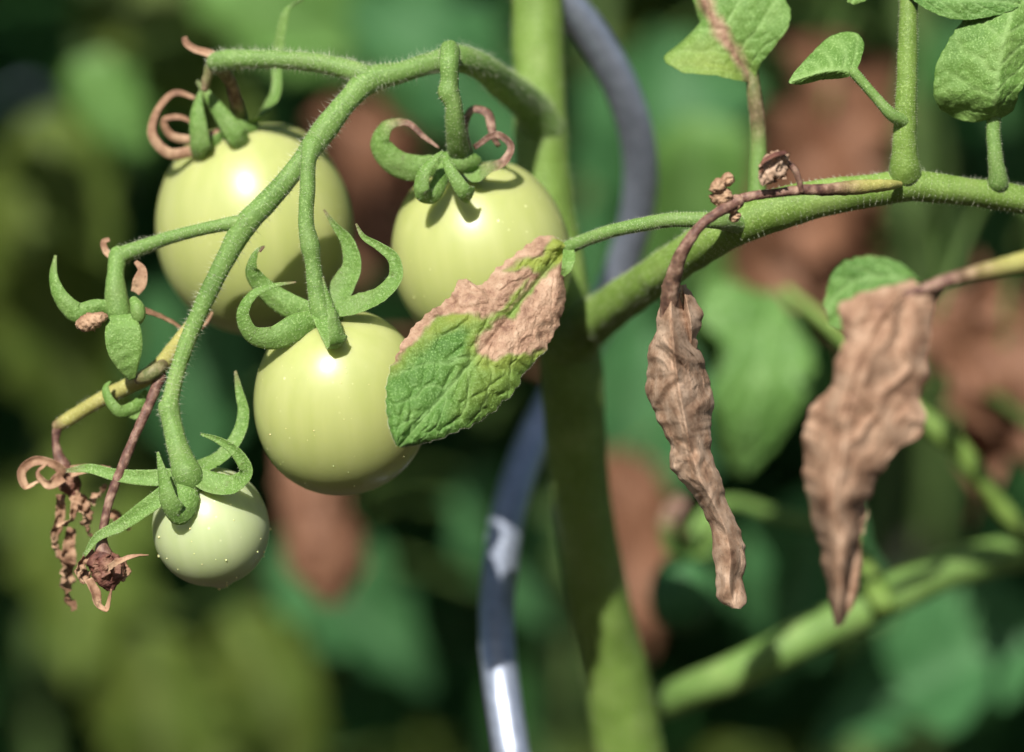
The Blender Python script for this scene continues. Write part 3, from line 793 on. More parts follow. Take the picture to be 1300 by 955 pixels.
# front tomato
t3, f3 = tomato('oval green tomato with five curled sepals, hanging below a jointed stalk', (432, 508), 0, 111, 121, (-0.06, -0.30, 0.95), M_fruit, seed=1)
tube('pedicel', [(396, 186, -9, 14), (392, 200, -11, 10.5), (390, 240, -12, 10), (389, 290, -12, 10.5), (392, 306, -12, 12), (394, 316, -12, 12.5), (396, 328, -12, 10.5), (400, 360, -12, 11), (406, 392, -12, 13), (410, 404, -12, 13)], M_truss, t3, segs=18, tag='p3', ridges=.04)
for row in ([(404, 402, -12, 9), (380, 414, -15, 15), (345, 430, -17, 14), (318, 424, -18.5, 11), (307, 398, -19.5, 9.5), (322, 372, -20, 7.5), (348, 362, -20, 4.5), (376, 358, -20, 1.5, .8)],
            [(398, 396, -8, 9), (364, 388, -6, 15), (334, 366, -6, 13), (318, 340, -8, 10), (326, 318, -10, 6), (334, 313, -12, 3, .8), (330, 320, -13, 1.5, 1)],
            [(404, 398, -13, 8), (418, 424, -17, 11), (429, 441, -19.5, 13), (432, 436, -22, 14), (427, 412, -23, 12), (420, 384, -22.5, 7), (414, 366, -22.5, 3.5), (410, 352, -22, 1.5, .4)],
            [(424, 392, -7, 10), (436, 366, -6, 16), (448, 338, -6, 13), (441, 306, -6, 9.5), (425, 286, -7, 5), (411, 266, -8, 1.6, .7)],
            [(424, 396, -9, 10), (456, 388, -11, 14), (486, 374, -13, 12), (504, 350, -13.5, 10.5), (500, 328, -13.5, 8.5), (480, 312, -13.5, 6), (461, 300, -13.5, 4), (452, 284, -13.5, 1.5, .7)]):
    ribbon('sepal', row, M_sepal, t3, n=48, seed=len(row))
tube('calyx_disc', [(402, 404, -9, 12), (413, 405, -10, 15), (424, 402, -8, 12)], M_sepal, t3, segs=14)

# upper tomato beside the stem
t2, f2 = tomato('oval green tomato with brown tipped looping sepals, close beside the main stem', (611, 321), 20, 114, 124, (-0.18, -0.10, 0.97), M_fruit, seed=2)
tube('pedicel', [(571, 64, -6, 13), (570, 80, -9, 13), (570, 105, -9, 12), (569, 118, -9, 14), (573, 126, -9, 12), (577, 155, -7, 12.5), (580, 180, -3, 13.5), (583, 200, 2, 14)], M_truss, t2, segs=18, tag='p2', ridges=.05)
for row in ([(562, 206, 4, 10), (532, 214, 2.8, 15), (500, 206, 1.6, 16), (481, 180, 1, 14), (492, 158, 0.4, 10, .25), (514, 154, 0.4, 6, .9), (540, 174, -0.2, 4.5, 1), (558, 188, -0.2, 2, 1)],
            [(572, 202, 1, 8), (562, 225, -2.6, 10), (548, 249, -5, 11), (536, 246, -7.4, 11), (536, 222, -8, 10), (550, 202, -7.4, 7), (562, 192, -6.2, 2.5)],
            [(572, 204, 0.4, 8), (588, 234, -3.2, 11), (600, 249, -5.6, 12), (592, 246, -8.6, 11), (576, 224, -9.2, 9), (566, 206, -8, 6), (562, 198, -6.8, 2.5)],
            [(594, 208, 2.8, 11), (606, 224, 1, 13), (620, 216, -0.8, 9, .3), (640, 206, -1.4, 7, 1), (649, 186, -0.8, 5, 1), (632, 171, -0.2, 5, 1), (602, 187, 0.4, 4, 1)],
            [(594, 196, 5.2, 7, .3), (589, 160, 5.2, 5.5, 1), (600, 138, 4.6, 6, 1), (618, 142, 4, 7, 1), (627, 172, 3.4, 6, 1), (634, 186, 4, 4, 1)]):
    ribbon('sepal', row, M_sepal, t2, n=48, seed=len(row) + 5)
tube('calyx_disc', [(568, 204, 2, 12), (584, 206, 1, 15), (600, 206, 3, 12)], M_sepal, t2, segs=14)

# tomato behind the truss
t1, f1 = tomato('large green tomato with fat folded sepals, hanging behind the fruit stalk', (325, 286), 34, 124, 140, (-0.10, -0.12, 0.97), M_fruit, seed=3)
tube('pedicel', [(278, 84, 6, 10, .6), (290, 100, 9, 8, .9), (298, 122, 14, 8, 1), (303, 138, 18, 9, .5), (306, 158, 22, 10)], M_truss, t1, segs=14, rough=.1)
tube('withered_stub', [(270, 80, 6, 8, .6), (264, 95, 7, 7, .55), (260, 112, 8, 5, .8)], M_truss, t1, segs=10, rough=.15)
for row in ([(292, 168, 20, 8), (268, 188, 16.7, 12), (256, 194, 14.5, 14), (251, 168, 12.3, 14), (250, 138, 12.3, 10), (254, 116, 12.8, 3)],
            [(302, 166, 19.4, 9), (314, 180, 16.1, 13), (304, 176, 13.4, 14), (284, 150, 12.8, 12), (266, 124, 12.8, 8), (250, 103, 13.4, 2.5, .4)],
            [(304, 162, 21.1, 11), (330, 150, 20, 11), (350, 122, 19.4, 9), (352, 84, 21.1, 7), (357, 42, 20, 7), (370, 8, 18.9, 5.5), (386, -1, 18.9, 4, .8)],
            [(284, 172, 18.9, 7, .4), (244, 192, 16.7, 7, 1), (214, 195, 15.6, 7, 1), (192, 170, 15.1, 7, 1), (200, 138, 15.1, 6, 1), (222, 117, 15.1, 6, 1), (248, 124, 15.6, 4, 1)],
            [(290, 168, 20, 7, .7), (245, 178, 17.8, 6, 1), (214, 170, 16.7, 6, 1), (207, 152, 16.1, 5.5, 1), (228, 148, 16.1, 5, 1), (246, 156, 16.7, 3.5, 1)]):
    ribbon('sepal', row, M_drycurl if row[2][-1] == 1 and len(row[2]) == 5 else M_sepal, t1, n=44, seed=len(row) + 9, label='withered brown curled sepal' if len(row[2]) == 5 else None)
tube('calyx_disc', [(288, 166, 20, 10), (303, 164, 20, 14), (320, 162, 21, 9)], M_sepal, t1, segs=12)

# small young tomato
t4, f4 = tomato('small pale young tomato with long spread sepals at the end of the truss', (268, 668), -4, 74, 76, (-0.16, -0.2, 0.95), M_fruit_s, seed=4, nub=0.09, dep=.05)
tube('pedicel', [(214, 518, -9, 14), (217, 532, -9.5, 12.5), (222, 556, -11, 13), (230, 582, -13, 15), (238, 604, -15, 19), (243, 616, -14, 17)], M_truss, t4, segs=18, tag='p4', ridges=.04)
for row in ([(230, 606, -14, 10), (185, 607, -13, 9.5), (145, 603, -11, 8), (112, 595, -9, 6.5), (84, 598, -7, 3, .6)],
            [(228, 614, -15, 10), (192, 640, -15, 10), (152, 668, -13, 8.5), (122, 684, -12, 6), (107, 706, -12, 2.5)],
            [(236, 608, -16.2, 10), (240, 636, -19.2, 14), (228, 654, -21, 14), (215, 640, -22.8, 13), (207, 608, -22.8, 8.5), (200, 574, -22.8, 2)],
            [(246, 604, -15, 11), (274, 616, -16.2, 14), (300, 616, -18, 13), (314, 600, -19.8, 10.5), (302, 576, -20.4, 8.5), (276, 558, -20.4, 5), (255, 551, -20.4, 1.8)],
            [(246, 598, -11, 10), (282, 580, -7, 9.5), (302, 555, -5, 9.5), (310, 525, -4, 8.5), (304, 496, -4, 6), (299, 471, -4, 2, .6)]):
    ribbon('sepal', row, M_sepal, t4, n=48, seed=len(row) + 12, align='hint' if len(row) == 5 and row[1][0] < 200 else 'curve')
tube('calyx_disc', [(226, 610, -13, 12), (240, 612, -14, 18), (256, 608, -13, 12)], M_sepal, t4, segs=14)

for t_, key, cnt in ((t3, 'p3', 1800), (t2, 'p2', 1500), (t4, 'p4', 1200)):
    hairs('pedicel_hair', key, t_, M_hair, cnt, 0.15, 1.1, 0.045, seed=cnt)
for t_ in (t1, t2, t3, t4):
    for ch in list(t_.children):
        if ch.name.startswith('sepal') and ch.name in SURF:
            hairs('sepal_hair', ch.name, ch, M_hair, 900, 0.12, 0.8, 0.045, droop=0, seed=len(ch.name) + int(abs(ch.location.x) * 1e5))

# resin dots on the fruits
def drops(t_, f_, n, r0, r1, seed):
    r = np.random.default_rng(seed)
    V, Nn, _ = SURF[f_.name]
    vs_, fs_ = [], []
    k = 0
    while k < n:
        i = r.integers(0, len(V))
        if V[i][2] > V[:, 2].mean() + 0.2 * np.ptp(V[:, 2]) or Nn[i][1] > 0.3: continue
        k += 1
        rad = r0 + (r1 - r0) * r.random() ** 3
        b0 = len(vs_)
        for a in range(5):
            for b_ in range(8):
                el = math.pi * a / 4
                d = np.array([math.sin(el) * math.cos(b_ * math.pi / 4), math.sin(el) * math.sin(b_ * math.pi / 4), math.cos(el)])
                vs_.append(V[i] + Nn[i] * rad * 0.35 + d * rad)
        fs_ += grid_faces(5, 8, True, off=b0, flip=True)
    part('resin_dots', vs_, fs_, M_drop, t_, stuff=True)
drops(t3, f3, 60, 0.00008, 0.00019, 1)
drops(t2, f2, 22, 0.00010, 0.00022, 2)
drops(t4, f4, 34, 0.00012, 0.00036, 3)

# ------------------------------------------------------------------ withered flowers on the truss
w1 = thing('withered_flower', 'failed green flower with a broad hanging sepal and small brown buds', 'flower', at(162, 478, -3))
tube('pedicel', [(150, 324, -3, 12), (147, 345, -5, 11), (147, 370, -6, 14), (150, 392, -6, 16), (154, 406, -6, 15)], M_truss, w1, segs=16, tag='pw1')
ribbon('sepal', [(154, 400, -9, 12), (156, 420, -11, 21), (159, 445, -11, 22), (163, 465, -10, 15), (168, 482, -8, 5)], M_sepal, w1, align='hint', hint=(0.1, -1, 0.15), cup=.12, n=36)
ribbon('sepal', [(144, 392, -7, 8), (122, 390, -8, 9), (98, 398, -9, 13), (78, 380, -9, 11), (67, 350, -8, 7), (70, 324, -7, 2.5, .3)], M_sepal, w1, n=44)
ribbon('sepal', [(164, 392, -4, 8, .7), (190, 398, -2, 8, 1), (218, 410, 1, 6, 1), (240, 422, 3, 5, 1), (262, 412, 4, 5, 1), (270, 396, 4, 2, 1)], M_drycurl, w1, align='hint', hint=(0, -.6, 1))
ribbon('sepal', [(172, 372, -4, 5, 1), (178, 358, -5, 9, 1), (180, 342, -5, 6, 1), (172, 332, -5, 3, 1)], M_drycurl, w1, align='hint')
ribbon('sepal', [(142, 326, 0, 4, 1), (134, 318, 1, 4, 1), (132, 307, 1, 4, 1), (139, 304, 1, 3, 1)], M_drycurl, w1, align='hint')
rolled('bud', [(136, 402, -11, 4), (124, 405, -12, 11), (110, 411, -12, 12), (98, 413, -11, 5)], M_drycurl, w1, nt_=36, nu=50, turns=1.2, crump=.25, seed=41, flat=.95)
tube('ovary', [(170, 382, -8, 6), (174, 390, -9, 9), (176, 402, -9, 9), (174, 411, -8, 4)], M_truss, w1, segs=14, rough=.08)

w2 = thing('withered_flower', 'shrivelled dark red flower at the end of a thin brown stalk', 'flower', at(137, 748, -8))
tube('pedicel', [(204, 478, -6, 8, 1), (190, 512, -8, 6.5, 1), (172, 552, -10, 6, 1), (154, 596, -11, 6.5, 1), (140, 632, -11, 6, 1), (132, 668, -11, 5.5, 1), (130, 692, -10, 8, 1), (132, 706, -10, 13, 1)], M_truss, w2, segs=12, rough=.12)
rolled('ovary', [(130, 696, -10, 6), (132, 708, -10, 19), (137, 722, -10, 22), (140, 738, -10, 17), (142, 750, -10, 5)], M_drydark, w2, nt_=50, nu=80, turns=1.15, crump=.26, seed=44, flat=1.0)
for row in ([(138, 722, -15, 4, 1), (152, 714, -19, 5, 1), (172, 707, -19, 4, 1), (189, 705, -18, 2, 1)],
            [(120, 700, -10, 5, 1), (105, 712, -11, 5, 1), (98, 728, -11, 5, 1), (106, 742, -11, 4, 1)],
            [(112, 735, -12, 4, 1), (120, 752, -12, 6, 1), (126, 772, -12, 5, 1), (134, 776, -12, 5, 1), (140, 760, -12, 4, 1), (142, 748, -12, 3, 1)],
            [(150, 712, -8, 5, 1), (158, 724, -9, 6, 1), (155, 738, -10, 4, 1)],
            [(100, 722, -8, 7, 1), (112, 738, -9, 7, 1), (122, 752, -10, 4, 1)]):
    ribbon('sepal', row, M_drycurl, w2, align='hint', n=30, hint=(0.2, -1, 0.3), seed=int(row[0][0]), wav=.12 if row[0][0] in (138, 112) else .5, twist=1.2, cup=.5, th=.9)
w3 = thing('withered_flower', 'shrivelled flower with pale looping brown sepals and dangling petals', 'flower', at(78, 780, 4))
tube('pedicel', [(74, 540, 4, 7, 1), (71, 556, 4, 5, 1), (73, 574, 4, 6, 1), (80, 592, 4, 10, 1)], M_truss, w3, segs=12, rough=.14)
rolled('ovary', [(80, 588, 4, 5), (84, 602, 3, 13), (90, 616, 3, 14), (94, 632, 3, 5)], M_drydark, w3, nt_=36, nu=60, turns=1.15, crump=.25, seed=46, flat=1.0)
for row in ([(84, 602, 0, 7, 1), (66, 588, -2, 5, 1), (44, 585, -2, 6, 1), (27, 600, -2, 6, 1), (34, 620, -2, 6, 1), (50, 612, -2, 5, 1)],
            [(80, 606, -1, 8, 1), (60, 614, -3, 6, 1), (50, 600, -3, 5, 1), (60, 590, -3, 4, 1)],
            [(90, 600, 0, 7, 1), (115, 596, -1, 6, 1), (140, 596, -1, 4, 1)],
            [(92, 626, 2, 6, 1), (104, 644, 2, 10, 1), (108, 664, 2, 11, 1), (116, 684, 2, 4, 1)],
            [(78, 628, 3, 5, 1), (76, 655, 4, 6, 1), (68, 690, 4, 8, 1), (80, 712, 3, 9, 1), (96, 718, 3, 6, 1)],
            [(92, 670, 4, 5, 1), (84, 715, 5, 10, 1), (82, 745, 5, 12, 1), (92, 776, 5, 7, 1)],
            [(116, 640, 3, 4, 1), (128, 626, 4, 7, 1), (136, 616, 5, 4, 1)],
            [(140, 650, 5, 5, 1), (150, 660, 5, 8, 1), (163, 674, 6, 5, 1)],
            [(96, 636, 0, 4, 1), (88, 660, 0, 5, 1), (72, 668, 0, 4, 1)]):
    ribbon('petal', row, M_drycurl, w3, align='hint', n=30, hint=(-0.2, -1, 0.2), seed=int(row[1][0]), wav=.12 if row[1][0] in (66, 60, 115) else .45, cup=.5, twist=.8 if row[1][0] in (66, 60, 115) else 2.2, th=.9)

# ------------------------------------------------------------------ spiral support rod
rod = [(560, -560, 62, 20), (575, -330, 52, 20), (640, -130, 50, 20), (700, -20, 56, 21), (748, 40, 64, 22), (790, 115, 74, 23), (812, 195, 86, 23), (808, 275, 98, 23), (785, 350, 108, 23), (748, 430, 114, 23), (712, 490, 112, 22.5),
       (676, 560, 105, 22), (648, 640, 93, 22), (634, 730, 79, 22.5), (631, 810, 66, 23), (638, 880, 57, 23), (650, 960, 51, 23)]
rs_ = spline([list(q) for q in rod], 200)
Pr = np.array([at(*q[:3]) for q in rs_])
tl = spline([list(Pr[-3] * 1000), list(Pr[-1] * 1000), [34, 58, 365], [62, 84, 285], [34, 112, 200], [16, 84, 100], [22, 84, -60]], 70)[8:] / 1000
Pr = np.vstack([Pr, tl])
o = tube_w('support_rod', Pr, np.full(len(Pr), pxm(22.3, 88)), M_rod, None, segs=24, rough=0.012)
o['label'] = 'grey metal spiral plant support winding behind the main stem'
o['category'] = 'plant support'

# ------------------------------------------------------------------ plants in the background
M_drybg = dry_material('far_dry_leaf', [(0.28, (0.10, 0.045, 0.025)), (0.5, (0.19, 0.09, 0.05)), (0.72, (0.28, 0.15, 0.09))], 0.2)
def leaflet_arrays(L=0.07, W=0.045, fold=0.25, droop=0.3, seed=0, dry=False):
    nt_, ns = 13, 4
    t = np.linspace(0, 1, nt_)
    prof = np.sin(np.pi * np.clip(t, 0.015, 0.985) ** 0.75) ** 0.8 * (1 - 0.25 * t) * (1 + 0.22 * np.cos(t * 26 + seed))
    s = np.linspace(-1, 1, 2 * ns + 1)
    T2, S2 = np.repeat(t, 2 * ns + 1), np.tile(s, nt_)
    pr = np.repeat(prof, 2 * ns + 1)
    V = np.stack([T2 * L, S2 * pr * W / 2, np.abs(S2) * pr * W * fold - droop * L * T2 ** 2], axis=1)
    V[:, 2] += fbm(V + seed, 60 if not dry else 45, 2, seed) * (0.004 if not dry else 0.012)
    if dry: V[:, 1] += fbm(V + seed + 3, 50, 2, seed) * 0.008
    return V, grid_faces(nt_, 2 * ns + 1), np.exp(-(S2 / 0.12) ** 2) * 0.4
def leaflet_mesh(name, mat, dry=False, **kw):
    V, F, ve = leaflet_arrays(dry=dry, **kw)
    z0 = np.zeros(len(V))
    return mesh_data(name, V, F, mat, {'dead': z0, 'vein': ve * (0 if dry else 1), 'yellow': z0})
KIND = {k: i for i, k in enumerate(['deep', 'blue', 'olive', 'bright'])}
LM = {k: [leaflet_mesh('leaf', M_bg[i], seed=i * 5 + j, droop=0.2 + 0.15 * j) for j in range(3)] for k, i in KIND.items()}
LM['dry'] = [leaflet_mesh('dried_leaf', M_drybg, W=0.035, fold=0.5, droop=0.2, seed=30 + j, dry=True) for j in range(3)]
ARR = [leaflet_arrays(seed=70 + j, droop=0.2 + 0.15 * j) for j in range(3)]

def leaf_matrix(base, direc, up, scale):
    X = norm(np.array(direc, float)); Z = np.array(up, float); Z = norm(Z - X * (X @ Z)); Y = np.cross(Z, X)
    return np.stack([X, Y, Z], axis=1) * scale
def put_leaf(plant_, kind, base, direc, up, scale, rnd):
    o = bpy.data.objects.new('dried_leaf' if kind == 'dry' else 'leaf', rnd.choice(LM[kind]))
    col.objects.link(o)
    o.parent = plant_
    Mx = leaf_matrix(base, direc, up, scale)
    o.matrix_local = Matrix.Translation(Vector((np.array(base) - ORG[plant_.name]).tolist())) @ Matrix(Mx.tolist()).to_4x4()
    return o

STEMS = {}
def plain_stem(root, x, y, h, seed, r0=0.009):
    n = 30
    z = np.linspace(-0.03, h, n)
    P = np.stack([x + 0.015 * np.sin(z * 7 + seed), y + 0.015 * np.cos(z * 5 + seed), z], axis=1)
    tube_w('main_stem', P, np.linspace(r0, r0 * 0.5, n), M_farstem, root, segs=12)
    STEMS[root.name] = P
    return P

def crown(root, x, y, z0, z1, reach, n, seed, kind='deep'):
    """unseen leaf mass over a plant, added to block light: many leaves, one mass"""
    r = np.random.default_rng(seed)
    VV, FF, VE = [], [], []
    off = 0
    for k in range(n):
        a = r.uniform(0, 2 * np.pi)
        rad = reach * math.sqrt(r.random())
        b0 = np.array([x + rad * math.cos(a), y + rad * math.sin(a), r.uniform(z0, z1)])
        d = np.array([math.cos(a), math.sin(a), -0.4]) + r.normal(size=3) * 0.4
        up = np.array([0, -0.5, 0.8]) + r.normal(size=3) * 0.4
        V, F, ve = ARR[k % 3]
        VV.append(V @ leaf_matrix(b0, d, up, r.uniform(0.9, 1.5)).T + b0)
        FF += [tuple(i + off for i in f) for f in F]
        VE.append(ve)
        off += len(V)
    VV = np.vstack(VV)
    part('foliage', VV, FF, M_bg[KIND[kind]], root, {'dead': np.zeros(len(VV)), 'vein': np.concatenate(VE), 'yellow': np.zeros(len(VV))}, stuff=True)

def canopy(root, x0, x1, y0, y1, z0, z1, n, seed, kind='deep'):  # loose leaves out of view, added for the shade they cast
    r = np.random.default_rng(seed)
    VV, FF, VE = [], [], []
    off = 0
    for k in range(n):
        b0 = np.array([r.uniform(x0, x1), r.uniform(y0, y1), r.uniform(z0, z1)])
        d = np.array([r.normal(), r.normal(), -0.5])
        up = np.array([0, -0.5, 0.8]) + r.normal(size=3) * 0.4
        V, F, ve = ARR[k % 3]
        VV.append(V @ leaf_matrix(b0, d, up, r.uniform(0.9, 1.4)).T + b0)
        FF += [tuple(i + off for i in f) for f in F]
        VE.append(ve); off += len(V)
    VV = np.vstack(VV)
    part('foliage', VV, FF, M_bg[KIND[kind]], root, {'dead': np.zeros(len(VV)), 'vein': np.concatenate(VE), 'yellow': np.zeros(len(VV))}, stuff=True)

def back_plant(label, x, y, h, seed, group=None, kinds=('deep',) * 6 + ('blue',) * 2 + ('olive',), nleaf=6, reach=0.16, zmin=0.15, ztop=0.95):
    rnd = random.Random(seed)
    r = np.random.default_rng(seed)
    root = thing('tomato_plant', label, 'tomato plant', (x, y, 0), group)
    P = plain_stem(root, x, y, h, seed)
    z = P[:, 2]
    for k in range(nleaf):
        zz = zmin + (ztop - zmin) * (k + 0.6 * r.random()) / nleaf
        a = k * 2.4 + r.random()
        b0 = np.array([np.interp(zz, z, P[:, 0]), np.interp(zz, z, P[:, 1]), zz])
        d = np.array([math.cos(a), math.sin(a), 0.35])
        L = reach * (0.8 + 0.5 * r.random())
        C = spline([list(q * 1000) for q in (b0, b0 + d * L * 0.5, b0 + d * L + np.array([0, 0, -0.25 * L]))], 10) / 1000
        tube_w('leaf_stalk', C, np.linspace(0.003, 0.0015, 10), M_farstem, root, segs=6)
        kind = rnd.choice(kinds)
        for (u, side) in ((0.45, -1), (0.5, 1), (0.75, -1), (0.8, 1), (1.0, 0)):
            i = int(u * 9)
            tdir = norm(C[min(i + 1, 9)] - C[max(i - 1, 0)])
            sd = np.cross(tdir, (0, 0, 1.0))
            put_leaf(root, kind if rnd.random() < .8 else rnd.choice(kinds), C[i], tdir * (0.5 if side else 1) + sd * side * 0.9 + np.array([0, 0, -0.25]),
                     np.array([0, -0.55, 0.8]) + r.normal(size=3) * 0.35, (0.75 + 0.5 * r.random()) * (1.1 if side == 0 else 0.85), rnd)
    crown(root, x, y, ztop + 0.05, h + 0.05, reach * 1.25, 190, seed + 50)  # top out of view, added to keep light off what lies behind
    return root

def px_leaves(plant_, rows):
    """single leaves of a background plant: base pixel, depth mm, hanging direction in degrees (0 right, 90 down), length mm, kind"""
    P = STEMS[plant_.name]
    for px, py, dy, ang, size, kind in rows:
        a = math.radians(ang)
        rnd = random.Random(px * 7 + py)
        b0 = at(px, py, dy)
        put_leaf(plant_, kind, b0, (math.cos(a), 0.2 * rnd.uniform(-1, 1), -math.sin(a)), (0.15 * rnd.uniform(-1, 1), -0.8, 0.55), size / 70, rnd)
        i = int(np.argmin(np.abs(P[:, 2] - (b0[2] + 0.02))))
        C = spline([list(q * 1000) for q in (P[i], (P[i] + b0) / 2 + np.array([0, 0.02, 0.03]), b0)], 9) / 1000
        tube_w('leaf_stalk', C, np.linspace(0.0022, 0.0012, 9), M_farstem, plant_, segs=6)

# neighbour on the right with pale stalks
base = at(1420, 700, 190)
nb = thing('tomato_plant', 'out of focus neighbouring tomato plant with thick pale stalks and a broad lit leaf', 'tomato plant', (base[0], base[1], 0))
plain_stem(nb, base[0], base[1], 0.82, 1)
tube('leaf_branch', [(1420, 640, 204, 20), (1340, 690, 150, 22), (1270, 706, 142, 24), (1200, 724, 134, 26), (1120, 762, 127, 26), (1040, 800, 122, 26), (960, 842, 120, 25), (870, 880, 132, 22), (800, 915, 164, 14)], M_truss, nb, segs=16, label='thick pale green side stalk')
tube('leaf_stalk', [(1120, 764, 114, 16), (1104, 735, 120, 15), (1090, 708, 126, 12), (1075, 670, 138, 8)], M_stem, nb, segs=10)
tube('leaf_stalk', [(1340, 690, 138, 12), (1285, 660, 134, 12), (1245, 605, 130, 13), (1205, 558, 128, 14), (1168, 528, 130, 13), (1130, 490, 138, 10), (1060, 420, 153, 8), (1000, 370, 160, 7)], M_stem, nb, segs=10)
blade('leaf', [(985, 370, 212), (975, 420, 205), (965, 470, 200), (955, 530, 202), (945, 600, 214)], [(975, 372, 212), (900, 358, 208), (885, 400, 206), (918, 440, 200), (900, 500, 198), (905, 560, 206), (938, 602, 214)],
    [(990, 372, 212), (1010, 410, 206), (1030, 440, 204), (1022, 500, 200), (990, 555, 206), (950, 602, 214)], M_bg[3], nb, nt_=40, ns=16, relief=1.5, cells=30, veins=5, seed=51, edge=3)
px_leaves(nb, [(1060, 620, 300, 110, 80, 'blue'), (1340, 800, 330, 165, 95, 'blue'),
               (1190, 400, 230, 60, 50, 'dry'), (1270, 470, 250, 100, 50, 'dry'), (1310, 380, 260, 160, 50, 'dry')])

# small unripe tomato of that plant, blurred
t5, f5 = tomato('blurred dark green tomato with a withered white flower rest, on the neighbouring plant', (868, 752), 165, 44, 52, (0.1, -0.2, 0.95), M_bg[1], seed=5)
tube('pedicel', [(875, 702, 165, 10), (890, 660, 168, 9), (920, 640, 172, 8), (990, 655, 180, 8), (1075, 672, 190, 8)], M_truss, t5, segs=10)
for row in ([(872, 704, 160, 8), (850, 690, 150, 12), (850, 655, 146, 16, .9), (868, 632, 148, 12, 1)], [(878, 704, 160, 8), (900, 690, 150, 14), (905, 660, 148, 14), (900, 640, 150, 6)]):
    ribbon('sepal', row, M_sepal, t5, n=20, align='hint')

# neighbour behind the main stem with a dry red brown leaf
base = at(735, 560, 700)
nm = thing('tomato_plant', 'out of focus tomato plant with long reddish brown dead leaf, directly behind main stem', 'tomato plant', (base[0], base[1], 0))
plain_stem(nm, base[0], base[1], 1.2, 2)
rolled('dried_leaf', [(392, 520, 335, 10), (385, 580, 330, 36), (400, 650, 326, 44), (415, 720, 326, 44), (422, 765, 328, 18)], M_drybg, nm, nt_=60, nu=60, crump=.2, seed=61, flat=.5, label='long reddish brown dead leaf')
tube('leaf_stalk', [(700, 470, 398, 6), (560, 430, 370, 6), (440, 450, 345, 6), (392, 522, 335, 6)], M_drybg, nm, segs=8)
px_leaves(nm, [(440, 120, 420, 75, 80, 'dry'), (460, 190, 440, 100, 60, 'dry'), 
    (95, 80, 430, 50, 50, 'bright'), (40, 150, 560, 60, 70, 'olive'), (20, 190, 620, 80, 110, 'olive'), (110, -10, 620, 40, 110, 'olive'), (30, 300, 600, 70, 110, 'olive'), (260, 330, 520, 95, 95, 'blue'), (440, 10, 480, 30, 110, 'blue'), (250, -20, 600, 20, 110, 'bright'),
    (290, 780, 560, 60, 90, 'olive'), (340, 700, 520, 30, 90, 'blue'), (140, 560, 600, 100, 110, 'olive'), (180, 800, 600, 80, 100, 'olive'), (590, 600, 560, 60, 80, 'blue')])

# neighbour with dead leaves between the shoots
base = at(1120, 300, 560)
nr = thing('tomato_plant', 'out of focus tomato plant with tan dead leaves, seen between the upper leaf stalks', 'tomato plant', (base[0], base[1], 0))
plain_stem(nr, base[0], base[1], 1.2, 3)
px_leaves(nr, [(1040, 40, 420, 80, 80, 'dry'), (1050, 140, 400, 110, 90, 'dry'), (1000, 260, 400, 60, 70, 'dry'), (800, 570, 430, 90, 80, 'dry'), (1110, 380, 430, 90, 60, 'dry'), (1215, 390, 420, 60, 70, 'dry'),
    (850, 40, 430, 90, 110, 'blue'), (870, 150, 420, 80, 100, 'bright'), (760, 90, 480, 60, 110, 'blue'), (770, 250, 440, 80, 80, 'blue'), (1180, 40, 520, 50, 100, 'deep'), (830, 420, 450, 100, 100, 'blue'), (1240, 230, 520, 70, 110, 'deep')])

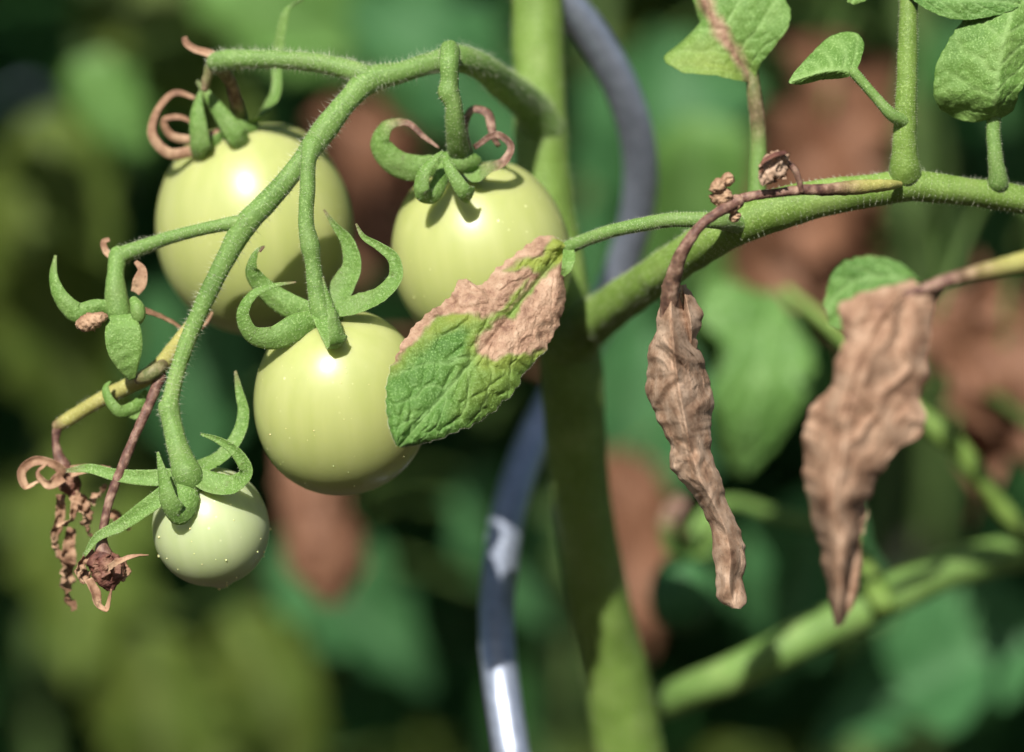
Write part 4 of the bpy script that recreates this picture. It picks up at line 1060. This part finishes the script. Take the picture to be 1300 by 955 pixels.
lab = 'tall leafy green tomato plant in the blurred row behind the support rod'
for i, (x, y, s_) in enumerate([(-0.52, 0.86, 1), (-0.26, 1.0, 2), (0.04, 0.94, 3), (0.24, 1.0, 4), (0.5, 0.86, 5), (-0.8, 0.95, 6), (0.82, 0.98, 7)]):
    back_plant(lab, x, y, 1.65, s_, 'tomato plants in the blurred back row')
crown(nm, at(735, 0, 700)[0], 0.70, 0.92, 1.3, 0.22, 120, 91)  # unseen tops added to both neighbours to shade the background
crown(nr, at(1120, 0, 560)[0], 0.58, 0.92, 1.3, 0.22, 120, 92)

# leaves above the picture, added to shade the background; then the added side plants
canopy(plant, -0.30, 0.36, 0.15, 0.42, 0.74, 1.12, 62, 93)
for i, (x, y, s_) in enumerate([(-0.62, 0.15, 11), (-0.6, 0.5, 12), (0.66, 0.12, 13), (0.64, 0.48, 14)]):  # plants out of view, added to reduce sky fill from the sides
    back_plant('tall leafy green tomato plant added out of view beside the fruiting plant to cut sky light', x, y, 1.5, s_, 'added unseen tomato plants at the sides')

for i, (x, y, s_) in enumerate([(-1.0, -1.4, 21), (-0.5, -1.45, 22), (0.0, -1.5, 23), (0.5, -1.45, 24), (1.0, -1.4, 25)]):  # unseen row behind the camera, added to reduce the sky fill
    back_plant('leafy green tomato plant added behind the camera to cut sky light', x, y, 1.1, s_, 'added tomato plants behind the camera', ztop=0.6)

# hedge that closes the garden
r = np.random.default_rng(77)
nH = 75000
hx = r.uniform(-3, 3, nH); hz = r.uniform(0.0, 2.2, nH)
hy = 1.95 + 0.22 * fbm(np.stack([hx, hz, hx * 0], axis=1), 2.2, 3, 3) + np.abs(r.normal(size=nH)) * 0.12
hc = np.stack([hx, hy, hz], axis=1)
n_ = norm(np.array([0, -0.6, 0.6]) + r.normal(size=(nH, 3)) * 0.6)
a_ = norm(np.cross(n_, r.normal(size=(nH, 3)))); b_ = np.cross(n_, a_)
l_ = r.uniform(0.035, 0.07, nH)[:, None]
HV = np.stack([hc - a_ * l_, hc + b_ * l_ * 0.45, hc + a_ * l_, hc - b_ * l_ * 0.45], axis=1).reshape(-1, 3)
HF = [(4 * i, 4 * i + 1, 4 * i + 2, 4 * i + 3) for i in range(nH)]
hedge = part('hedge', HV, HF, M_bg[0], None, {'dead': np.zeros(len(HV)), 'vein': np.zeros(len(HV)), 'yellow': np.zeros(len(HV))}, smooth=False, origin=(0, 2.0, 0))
hedge['kind'] = 'stuff'
hedge['label'] = 'dark green leafy hedge far behind the tomato plants'
hedge['category'] = 'hedge'
